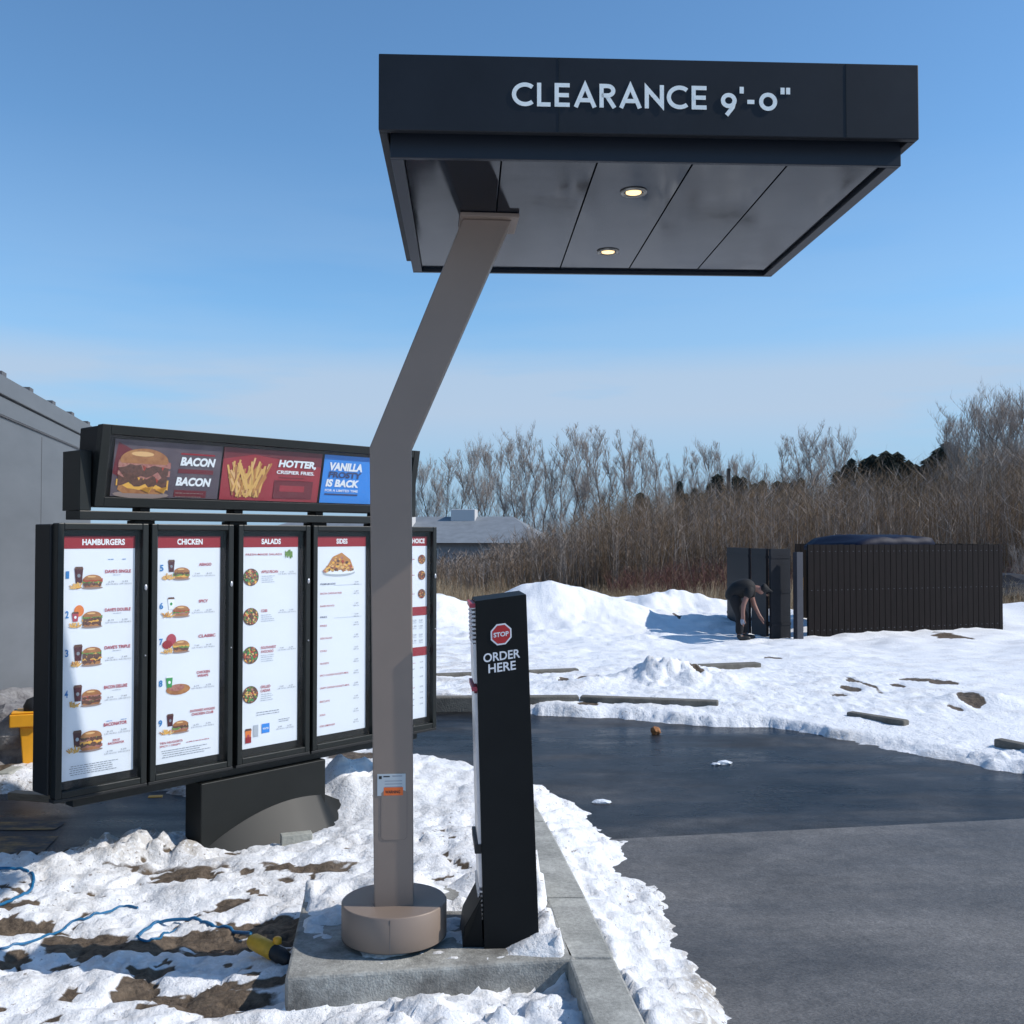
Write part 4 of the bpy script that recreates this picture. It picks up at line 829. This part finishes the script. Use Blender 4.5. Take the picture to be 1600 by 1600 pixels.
# ---------------------------------------------------------------- debris on the lane
a=onz(1024,1142,0.03); rock('lane_stone',(a.x,a.y,.03),(.045,.04,.04),'stone','round rusty brown lump lying on the wet lane','lump',7,3)
for kk,(px,py,s) in enumerate([(1132,1191,.05),(1118,1193,.03),(940,1252,.05)]):
    a=onz(px,py,.01); rock('ice_chunk',(a.x,a.y,.006),(s*1.3,s*.7,s*.35),'ice',['largest ice lump on the wet lane, right of the rusty lump','smaller ice bit just left of the largest ice lump','flat slush chunk off the tip of the snow berm'][kk],'ice',20+kk,2,'ice bits on the lane')
# ---------------------------------------------------------------- dumpster enclosure
GZ=-.16
e0=Vector((5.62,19.45,GZ)); e1=Vector((10.15,21.2,GZ)); ed=(e1-e0); EL_=ed.length
enc=empty('dumpster_enclosure',e0,math.atan2(ed.y,ed.x),label='dark brown slatted enclosure with open grey gates at its left end',cat='enclosure')
EH=1.86
def slats(m,x0,x1,y,axis='x',th=.03):
    x=x0; k=0
    while x<x1-.03:
        w=min(.14,x1-x); z0=.02+random.uniform(0,.015)
        if axis=='x': m.box((x,y,z0),(x+w-.012,y+th,EH-random.uniform(0,.012)),'fence_brown')
        else: m.box((y,x,z0),(y+th,x+w-.012,EH-random.uniform(0,.012)),'fence_brown')
        x+=.14; k+=1
m=MB(); slats(m,0,EL_,0); m.box((0,.032,.05),(EL_,.05,EH-.05),'board_deep')
for z in (.22,.98,1.72):
    x=.06
    while x<EL_: m.box((x,-.004,z),(x+.03,-.0005,z+.012),'post_grey'); x+=.14
fw=m.build('front_wall',enc)
m=MB(); slats(m,.06,3.2,EL_-.03,'y'); m.build('side_wall',enc); m=MB(); slats(m,2.1,EL_,3.2); m.build('rear_wall',enc)
m=MB(); m.box((EL_-.35,-.16,-.3),(EL_+.35,.4,.06),'concrete_dark'); m.build('footing',enc,bevel=.02)
ei=enc.matrix_basis.inverted()
def wbar(m,p,q,th,z0,z1,mt): # upright panel between world points p,q
    p=Vector((*p,0));q=Vector((*q,0)); d=(q-p).normalized(); n_=Vector((-d.y,d.x,0))*th/2
    m.hexa([p-n_+Vector((0,0,z0)),q-n_+Vector((0,0,z0)),q+n_+Vector((0,0,z0)),p+n_+Vector((0,0,z0)),p-n_+Vector((0,0,z1)),q-n_+Vector((0,0,z1)),q+n_+Vector((0,0,z1)),p+n_+Vector((0,0,z1))],mt)
def part(m,nm,lab=None,par=enc):
    o=m.build(nm,par); o.matrix_parent_inverse=ei
    if lab: o['label']=lab
    return o
gl=[((4.70,22.3),(4.73,20.4),'far leaf of the open grey gate'),((4.76,20.3),(4.83,19.4),'narrow leaf of the open grey gate behind the bending person'),((4.78,19.0),(5.22,19.3),'near leaf of the open grey gate')]
for (a,b_,lb) in gl:
    m=MB(); wbar(m,a,b_,.05,GZ+.09,GZ+1.78,'gate_grey'); gt=part(m,'gate_leaf',lb)
    for z in (.35,.95,1.6): m=MB(); wbar(m,(a[0]+.001,a[1]-.0),(b_[0]+.001,b_[1]),.07,GZ+z,GZ+z+.05,'gate_grey'); q=m.build('rail',gt)
m=MB(); m.tube([(4.86,19.2,GZ+.01),(4.86,19.2,GZ+.42)],.018,'silver',8); part(m,'drop_bolt')
m=MB(); wbar(m,(5.245,19.0),(5.37,19.05),.12,GZ-.2,GZ+1.72,'post_grey'); part(m,'gate_post'); m=MB(); wbar(m,(5.0,19.6),(5.06,19.62),.06,GZ-.2,GZ+1.6,'post_grey'); part(m,'gate_post')
m=MB(); a=ony(1252,912,19.5); wbar(m,(a.x-.03,19.5),(a.x+.03,19.5),.05,a.z-.12,a.z+.12,'yellow_plastic'); part(m,'warning_tag')
# dumpster inside
db=enc.matrix_basis@Vector((1.45,.7,0))
dm=empty('dumpster',db,enc.rotation_euler.z,label='navy dumpster whose bulging lid shows above the slatted enclosure',cat='dumpster')
m=MB(); m.hexa([(.45,.1,.1),(2.1,.1,.1),(2.1,1.5,.1),(.45,1.5,.1),(.33,0,1.72),(2.2,0,1.72),(2.2,1.7,1.72),(.33,1.7,1.72)],'tarp_navy'); m.build('bin_body',dm,bevel=.02)
vs=[];fs=[];nx_=20;ny_=8
for j in range(ny_+1):
    for i in range(nx_+1):
        u,v=i/nx_,j/ny_; vs.append((.3+1.95*u,-.05+1.8*v,1.80+.24*min(1,u*5+.15)*(min(1,(1-u)*14+.55))*(.75+.25*math.sin(v*3.1))+.02*math.sin(u*23+v*5)))
o_=len(vs); vs+=[(v[0],v[1],1.725) for v in vs]
for j in range(ny_):
    for i in range(nx_): a=j*(nx_+1)+i; fs.append((a,a+1,a+nx_+2,a+nx_+1)); fs.append((a+o_,a+o_+nx_+1,a+o_+nx_+2,a+o_+1))
bd=[i for i in range(nx_+1)]+[j*(nx_+1)+nx_ for j in range(1,ny_+1)]+[ny_*(nx_+1)+i for i in range(nx_-1,-1,-1)]+[j*(nx_+1) for j in range(ny_-1,0,-1)]
for a,b_ in zip(bd,bd[1:]+bd[:1]): fs.append((a,a+o_,b_+o_,b_))
m=MB(); m.add(vs,fs,'tarp_navy',True); m.build('lid',dm)
# ---------------------------------------------------------------- person
pf=onz(1158,1008,GZ+.01)
per=empty('person',(pf.x,pf.y,tz(pf.x,pf.y)-.005),label='person in black clothes and cap bending over beside the open gate',cat='person')
def skin(name,V,Ed,Rd,mt,parent,sub=2):
    me=bpy.data.meshes.new(name); me.from_pydata(V,Ed,[]); o=bpy.data.objects.new(name,me); C.objects.link(o); o.parent=parent
    me.materials.append(M(mt)); s=o.modifiers.new('skin','SKIN'); 
    if not me.skin_vertices: 
        pass
    for i,sv in enumerate(me.skin_vertices[0].data):
        r=Rd[i]; sv.radius=(r,r) if not isinstance(r,tuple) else r; sv.use_root=(i==0)
    s.use_smooth_shade=True; ss=o.modifiers.new('sub','SUBSURF'); ss.levels=sub; ss.render_levels=sub; return o
def mk_skin(name,joints,chains,mt,parent,sub=2):
    idx={k:i for i,k in enumerate(joints)}; V=[joints[k][0] for k in joints]; Rd=[joints[k][1] for k in joints]
    Ed=[(idx[a],idx[b]) for ch in chains for a,b in zip(ch,ch[1:])]
    me=bpy.data.meshes.new(name); me.from_pydata(V,Ed,[])
    o=bpy.data.objects.new(name,me); C.objects.link(o); o.parent=parent; me.materials.append(M(mt))
    s=o.modifiers.new('skin','SKIN'); s.use_smooth_shade=True
    lay=me.skin_vertices[0] if me.skin_vertices else None
    if lay is None: me.attributes; bpy.context.view_layer.update(); lay=me.skin_vertices[0]
    for i,sv in enumerate(lay.data): sv.radius=(Rd[i],Rd[i]) if not isinstance(Rd[i],tuple) else Rd[i]; sv.use_root=(i==0)
    ss=o.modifiers.new('sub','SUBSURF'); ss.levels=sub; ss.render_levels=sub; return o
J={'pelvis':((-.12,.05,.84),.08),'waist':((-.03,0,.95),.08),'chest':((.13,-.04,.98),.08),'neck':((.27,-.06,.97),.06),'headb':((.33,-.07,.94),.075),'headt':((.42,-.08,.90),.085),
'hl':((-.13,-.06,.78),.07),'kl':((-.03,-.10,.46),.068),'al':((-.06,-.10,.09),.045),'tl':((.10,-.12,.035),.035),
'hr':((-.10,.15,.78),.07),'kr':((.08,.14,.46),.068),'ar':((.10,.16,.09),.045),'tr':((.25,.14,.035),.035),
'sl':((.10,-.19,.91),.055),'el':((-.01,-.25,.67),.045),'wl':((-.03,-.27,.45),.032),'pl':((-.03,-.27,.38),.036),
'sr':((.20,.10,.90),.055),'er':((.26,.08,.66),.045),'wr':((.34,.02,.47),.032),'pr':((.37,.0,.40),.034)}
ch=[['pelvis','waist','chest','neck','headb','headt'],['pelvis','hl','kl','al','tl'],['pelvis','hr','kr','ar','tr'],['chest','sl','el','wl','pl'],['chest','sr','er','wr','pr']]
for s_,(wx,wy,wz),(dx,dz) in (('l',(-.03,-.27,.38),(0,-1)),('r',(.37,0,.40),(.35,-.94))):
    for k in range(4):
        off=(k-1.5)*.022; ln=[.055,.07,.066,.05][k]
        J[f'f{s_}{k}a']=((wx+dx*.03,wy+off,wz+dz*.03),.011); J[f'f{s_}{k}b']=((wx+dx*(.03+ln*.6)+.004,wy+off,wz+dz*(.03+ln*.6)),.009); J[f'f{s_}{k}c']=((wx+dx*(.03+ln)+.014,wy+off,wz+dz*(.03+ln)),.008)
        ch.append(['p'+s_,f'f{s_}{k}a',f'f{s_}{k}b',f'f{s_}{k}c'])
    J[f't{s_}a']=((wx+.03,wy-.03,wz+.0),.012); J[f't{s_}b']=((wx+.045,wy-.035,wz-.04),.009); ch.append(['w'+s_,f't{s_}a',f't{s_}b'])
body=mk_skin('body',J,ch,'skin',per)
def sub(names,grow): return {k:(J[k][0],J[k][1]+grow) for k in names}
sh={'z':((-.135,.04,.72),.165),'a':((-.14,.04,.84),.18),'b':((-.06,.01,.935),.19),'c':((.06,-.03,.975),.195),'d':((.17,-.05,.965),.185),'e':((.27,-.06,.965),.085),
'sl':((.11,-.19,.93),.09),'el':((.045,-.225,.77),.08),'sr':((.20,.10,.92),.09),'er':((.235,.09,.77),.08)}
mk_skin('shirt',{k:sh[k] for k in 'zabcde'},[['z','a','b','c','d','e']],'shirt',per)
for a_,b_,c_ in (('sl','el',(.15,-.10,.96)),('sr','er',(.185,.02,.95))): mk_skin('sleeve',{'o':(c_,.10),'s':(sh[a_][0],.098),'e':sh[b_]},[['o','s','e']],'shirt',per)
for s_ in 'lr':
    h_,k_,a_=J['h'+s_][0],J['k'+s_][0],J['a'+s_][0]
    mk_skin('trouser_leg',{'o':((h_[0]+.02,h_[1]*.8,.88),.10),'h':((h_[0],h_[1],.76),.125),'m':(((h_[0]+k_[0])/2,(h_[1]+k_[1])/2,.62),.108),'k':(k_,.09),'a':((a_[0],a_[1],.11),.07)},[['o','h','m','k','a']],'trousers',per)
for s_ in 'lr':
    a,t_=J['a'+s_][0],J['t'+s_][0]
    mk_skin('boot',{'a':((a[0],a[1],.15),.06),'b':((a[0],a[1],.06),.058),'c':((t_[0],t_[1],.05),.05),'d':((t_[0]+.05,t_[1],.045),.04)},[['a','b','c','d']],'boot',per)
mk_skin('cap',{'a':((.34,-.07,1.0),.10),'b':((.42,-.08,.955),.105),'c':((.50,-.085,.93),.03),'d':((.56,-.09,.90),.022)},[['a','b','c','d']],'shirt',per)
mk_skin('hair',{'a':((.32,-.065,.98),.07),'b':((.37,-.07,.93),.095)},[['a','b']],'boot',per)
mk_skin('glove',{'a':((-.03,-.27,.44),.042),'b':((-.03,-.27,.37),.05),'c':((-.02,-.27,.31),.042)},[['a','b','c']],'glove',per)
mh=MB()
for sy in (-1,1): mh.lathe([(.0,0),(.009,.003),(.009,.008),(0,.01)],(.44,-.08+sy*.03,.825),'boot',n=8)
mh.tube([(.455,-.08,.86),(.475,-.08,.825)],[.01,.014],'skin',6)
mh.build('face_features',per)
# ---------------------------------------------------------------- house behind
hz=55
hs=empty('grey_house',(-2,hz,-.4),R(-6),label='long grey roofed house half hidden by bare brush behind the menu board',cat='house')
m=MB(); m.box((-14,0,0),(3.4,9,2.0),'house_wall'); m.build('wall',hs)
m=MB(); m.add([(-14.5,-.6,1.95),(4.0,-.6,1.95),(4.0,9.6,1.95),(-14.5,9.6,1.95),(-10.5,4.5,3.45),(1.6,4.5,3.45)],[(0,1,5,4),(1,2,5),(2,3,4,5),(3,0,4),(0,3,2,1)],'house_roof'); rf=m.build('roof',hs)
m=MB(); m.box((-1.9,3.6,3.0),(-.5,4.8,3.85),'vent_white'); m.build('roof_vent',rf,bevel=.03); m=MB(); m.box((-4.9,2.0,2.8),(-3.9,3.4,3.9),'vent_white'); m.build('roof_vent',rf,bevel=.03)
for x in (-11,-7,-3,.5):
    m=MB(); m.box((x-.04,-.06,.8),(x+1.04,-.002,1.64),'vent_white'); w=m.build('window',hs); m=MB(); m.box((x+.04,-.07,.88),(x+.96,-.061,1.56),'glass_dark'); m.build('pane',w)
m=MB(); a=ony(1139,800,50); m.tube([(a.x,50,-.4),(a.x,50,ony(1139,732,50).z)],.09,'bark_dark',8); tag(m.build('utility_pole'),'dark bare pole rising above the brush left of the centre tree group','pole')
# ---------------------------------------------------------------- vegetation (numpy triangle soups)
def soup(name,tris,mats,mi,parent=None):
    n=len(tris); me=bpy.data.meshes.new(name); me.vertices.add(n*3); me.vertices.foreach_set('co',tris.astype(np.float32).ravel())
    me.loops.add(n*3); me.loops.foreach_set('vertex_index',np.arange(n*3,dtype=np.int32)); me.polygons.add(n); me.polygons.foreach_set('loop_start',(np.arange(n)*3).astype(np.int32))
    for q in mats: me.materials.append(M(q))
    me.polygons.foreach_set('material_index',mi.astype(np.int32)); me.update(calc_edges=True)
    o=bpy.data.objects.new(name,me); C.objects.link(o); o.parent=parent; return o
def blades(P0,P1,w): # long thin three-sided spikes
    d=P1-P0; d/=np.linalg.norm(d,axis=1,keepdims=True)+1e-9
    r=rng.normal(size=d.shape); a=np.cross(d,r); a/=np.linalg.norm(a,axis=1,keepdims=True)+1e-9; b=np.cross(d,a); w=w[:,None]
    q=[P0+a*w*.5,P0+(-.5*a+.87*b)*w*.5,P0+(-.5*a-.87*b)*w*.5]
    return np.concatenate([np.stack([q[0],q[1],P1],1),np.stack([q[1],q[2],P1],1),np.stack([q[2],q[0],P1],1)])
def thicket(name,n,xf,yr,hf,tw,w0,mats,pick,lean=.12,gz=-.25,seed=1):
    r=np.random.default_rng(seed); Yv=r.uniform(yr[0],yr[1],n); Xv=xf(Yv,r); hh=hf(Xv,Yv)*r.uniform(.55,1.08,n)
    P0=np.stack([Xv,Yv,np.full(n,gz)],1); top=P0+np.stack([r.normal(0,lean,n)*hh,r.normal(0,lean,n)*hh,hh],1)
    A=[blades(P0,top,np.full(n,w0)*Yv/40)]; K=[pick(Xv,Yv,r)]; sel=[np.tile(K[0],3)]
    for k in range(tw):
        f=r.uniform(.2,.95,n); B=P0+(top-P0)*f[:,None]; l=hh*r.uniform(.10,.34,n)*(1.15-f*.6); ang=r.uniform(0,2*np.pi,n); up=r.uniform(.5,1.6,n)
        dv_=np.stack([np.cos(ang),np.sin(ang),up],1); dv_/=np.linalg.norm(dv_,axis=1,keepdims=True)
        A.append(blades(B,B+dv_*l[:,None],np.full(n,w0*.62)*Yv/40)); sel.append(np.tile(K[0],3))
    return soup(name,np.concatenate(A),mats,np.concatenate(sel))
PTX=[-400,560,640,700,850,950,1000,1100,1200,1300,1400,1470,1520,1600,2200]; PTY=[880,880,882,882,835,780,772,762,750,738,735,725,700,690,690]
def hbrush(x,y):
    px=800+1600*x/y; ty_=np.interp(px,PTX,PTY); return np.maximum(.8,(840-ty_)*y/1600+1.83+.25)*(1+.12*fbm(x,y,.35,3,60))
def pickb(x,y,r):
    px=800+1600*x/y; k=r.choice([0,0,0,0,3,4],len(x)); k=np.where((px>880)&(px<985)&(y>47)&(r.random(len(x))<.75),1,k); k=np.where((px>1370)&(px<1560)&(y>45)&(r.random(len(x))<.3),1,k); return k
wid=lambda a,b:(lambda Y_,r:r.uniform(a,b,len(Y_))*Y_)
o=thicket('brush_thicket',31000,wid(-.62,.72),(36,58),hbrush,6,.023,['brush_brown','brush_tan','brush_red','twig_grey','bark_dark'],pickb,.09,seed=2)
tag(o,'dense brown leafless brush filling the ground behind the snow ridge','brush',kind='stuff')
o=thicket('red_brush',3600,lambda Y_,r:r.uniform(.10,.6,len(Y_))*Y_,(31,35),lambda x,y:1.3+.6*fbm(x,y,.3,3,70),5,.026,['brush_red','brush_brown'],lambda x,y,r:r.choice([0,0,1],len(x)),.2,-.3,3)
tag(o,'low reddish brown shrubs in front of the tall brush','brush',kind='stuff')
o=thicket('low_grey_brush',2600,lambda Y_,r:r.uniform(-.14,.12,len(Y_))*Y_,(38,46),lambda x,y:np.clip(1.5+1.0*(x/y+.07)/.1,.8,2.4)+.6*fbm(x,y,.25,3,75),7,.030,['twig_grey','brush_brown','bark_dark'],lambda x,y,r:r.choice([0,1,2],len(x)),.2,-.3,8)
tag(o,'grey twiggy shrubs in front of the grey house','brush',kind='stuff')
o=thicket('dry_grass',42000,wid(-.5,.72),(26.8,32),lambda x,y:.75+.45*fbm(x,y,.5,3,80)+.3*sstep(.3,.6,fbm(x,y,.9,2,81)),1,.020,['reed','brush_tan','brush_brown'],lambda x,y,r:r.choice([0,0,0,1,2],len(x)),.22,-.3,4)
tag(o,'tall tan dry grass and reeds along the back of the snow','grass',kind='stuff')
# dark backing of evergreens far off
def conifer_mesh(nm,seed):
    r=np.random.default_rng(seed); n=2600; z=r.uniform(.06,1,n); rad=(1-z)**1.0*.34*(.75+.25*np.sin(z*38)); a=r.uniform(0,2*np.pi,n); q=np.sqrt(r.uniform(.1,1,n))
    P=np.stack([np.cos(a)*rad*q,np.sin(a)*rad*q,z],1); d=np.stack([np.cos(a),np.sin(a),np.full(n,-.35)],1)*r.uniform(.04,.09,n)[:,None]
    return blades(P,P+d,np.full(n,.022))
cp=[conifer_mesh('c',k) for k in range(2)]
cons=[]
for k in range(2):
    e_=empty('evergreen_tree',(0,0,-.3)); m=MB(); m.tube([(0,0,0),(0,0,.9)],[.02,.004],'bark_dark',6); m.build('trunk',e_); soup('crown',cp[k],['conifer'],np.zeros(len(cp[k])),e_); cons.append(e_)
def dup(root):
    c=root.copy(); C.objects.link(c)
    for chd in root.children: d=chd.copy(); C.objects.link(d); d.parent=c
    return c
ORD='first second third fourth fifth sixth seventh eighth ninth tenth eleventh twelfth thirteenth fourteenth fifteenth sixteenth seventeenth eighteenth nineteenth twentieth'.split()
def ordw(i):
    if i<20: return ORD[i]
    tens={2:'twenty',3:'thirty',4:'forty',5:'fifty'}[(i+1)//10]
    return tens+'-'+ORD[(i+1)%10-1] if (i+1)%10 else {30:'thirtieth',40:'fortieth',50:'fiftieth'}[i+1]
ev=[(1000,766),(1062,760),(1085,765),(1110,752),(1150,745),(1180,744),(1215,742),(1240,741),(1310,728),(1330,722),(1352,716),(1374,711),(1392,713),(1420,722),(1450,716),(1468,706),(1480,700),(1585,700)]
rr=random.Random(12)
ev=sorted(e_ for q_ in ev for e_ in (q_,(q_[0]+11,q_[1]+rr.uniform(-4,6))))
for i,(px,py) in enumerate(ev):
    d=62+rr.uniform(-2,3); tp=ony(px,py,d); c=cons[i] if i<2 else dup(cons[i%2]); h=(tp.z+.3); c.location=(tp.x,d,-.3); w_=h*rr.uniform(.55,.95); h*=rr.uniform(.92,1.06); c.scale=(w_,w_,h); c.rotation_euler=(0,0,rr.uniform(0,6))
    tag(c,f'dark evergreen behind the brush, {ordw(i)} from the left among the evergreens','tree','evergreens behind the brush')
# bare trees
def tree_proto(seed,spread,nl,mt,tw_mt):
    r=random.Random(seed); m=MB(); T0=[];T1=[];Wd=[]
    H_=1.0; pts=[Vector((0,0,0))]; 
    for k in range(1,9): pts.append(Vector((r.gauss(0,.008)*k**.6,r.gauss(0,.008)*k**.6,k/8*.92)))
    m.tube(pts,[.0065*(1-.85*k/8) for k in range(9)],mt,6)
    for i in range(nl):
        z=r.uniform(.13,.9); kk=z/.92*8; j=min(7,int(kk)); b0=pts[j].lerp(pts[j+1],kk-j); a=r.uniform(0,6.283); ln=spread*r.uniform(.55,1.15)*(1.12-z*.72)
        el=R(r.uniform(38,68)); d=Vector((math.cos(a)*math.cos(el),math.sin(a)*math.cos(el),math.sin(el))); P_=[b0]
        for q in range(1,5):
            d=(d+Vector((r.gauss(0,.12),r.gauss(0,.12),.10))).normalized(); P_.append(P_[-1]+d*ln/4)
        m.tube(P_,[.0022*(1.1-z*.6)*(1-.8*q/4) for q in range(5)],mt,4)
        for q in range(16):
            f=r.uniform(.15,1)*3.999; j2=int(f); p=P_[j2].lerp(P_[j2+1],f-j2); a2=r.uniform(0,6.283); e2=R(r.uniform(45,82)); l2=ln*r.uniform(.2,.5)
            d2=Vector((math.cos(a2)*math.cos(e2),math.sin(a2)*math.cos(e2),math.sin(e2))); T0.append(p);T1.append(p+d2*l2);Wd.append(.0020)
            for q3 in range(6):
                p3=p.lerp(p+d2*l2,r.uniform(.2,.95)); a3=r.uniform(0,6.283); e3=R(r.uniform(35,85)); d3=Vector((math.cos(a3)*math.cos(e3),math.sin(a3)*math.cos(e3),math.sin(e3))); T0.append(p3);T1.append(p3+d3*l2*r.uniform(.3,.6));Wd.append(.0013)
    e_=empty('bare_tree',(0,0,-.3)); m.build('trunk',e_)
    tr=blades(np.array([tuple(v) for v in T0]),np.array([tuple(v) for v in T1]),np.array(Wd)); soup('crown',tr,[tw_mt],np.zeros(len(tr)),e_); return e_
protos=[tree_proto(1,.25,31,'bark_dark','twig_grey'),tree_proto(2,.30,34,'bark_dark','twig_grey'),tree_proto(3,.20,28,'bark_dark','twig_grey'),tree_proto(4,.34,36,'bark_dark','twig_grey'),tree_proto(5,.27,34,'bark_pale','twig_grey')]
TR=[(645,725,72),(662,712,70),(683,705,66),(700,700,70),(722,688,72),(742,680,68),(762,686,70),(782,692,66),(800,672,72),(817,660,70),(834,662,66),(850,672,70),(866,690,72),(880,676,68),(897,655,70),(915,668,72),(934,659,66),(952,668,70),(972,655,68),(988,657,72),(1005,668,70),(1022,672,66),(1048,695,74),(1066,684,68),(1085,700,72),(1106,682,70),(1127,676,68),(1150,704,74),(1172,708,72),(1192,712,72),
 (1226,674,70),(1243,668,72),(1262,660,68),(1282,668,70),(1303,650,68),(1318,662,72),(1340,690,74),(1486,632,52),(1498,614,50),(1512,622,48),(1528,606,52),(1545,614,50),(1560,600,48),(1576,612,52),(1590,596,50),(1606,602,48),(1625,598,50),(1650,606,50)]
used=set()
for i,(px,py,d) in enumerate(TR):
    k=rr.choice([0,1,2,3]) if d>60 else rr.choice([4,1,3]); 
    c=dup(protos[k]) if k in used else protos[k]; used.add(k)
    tp=ony(px,py,d); h=(tp.z+.3)/.99; c.location=(tp.x,d,-.3); w=h*rr.uniform(.85,1.15); c.scale=(w,w,h); c.rotation_euler=(0,0,rr.uniform(0,6))
    tag(c,f'leafless grey {"near " if d<60 else ""}tree, {ordw(i)} from the left along the skyline','tree','bare trees along the skyline')
sl_=[(1033,745,44),(1040,735,46),(875,790,42),(832,800,40),(1585,840,34),(1600,812,36),(1500,760,40)]
for i,(px,py,d) in enumerate(sl_):
    c=dup(protos[4]) if 4 in used else protos[4]; used.add(4); tp=ony(px,py,d); h=tp.z+.3; c.name='birch_tree'; c.location=(tp.x,d,-.3); c.scale=(h*.8,h*.8,h); c.rotation_euler=(0,0,i*1.3)
    tag(c,'slender pale sapling standing in the brush, '+['above the mound left of the person','just right of its twin above the mound','beside the tan bush','in front of the house','at the right end behind the enclosure','last at the right picture edge','above the right end of the enclosure'][i],'tree','pale saplings in the brush')
for k,pr in enumerate(protos):
    if k not in used:
        for chd in list(pr.children): bpy.data.objects.remove(chd)
        bpy.data.objects.remove(pr)
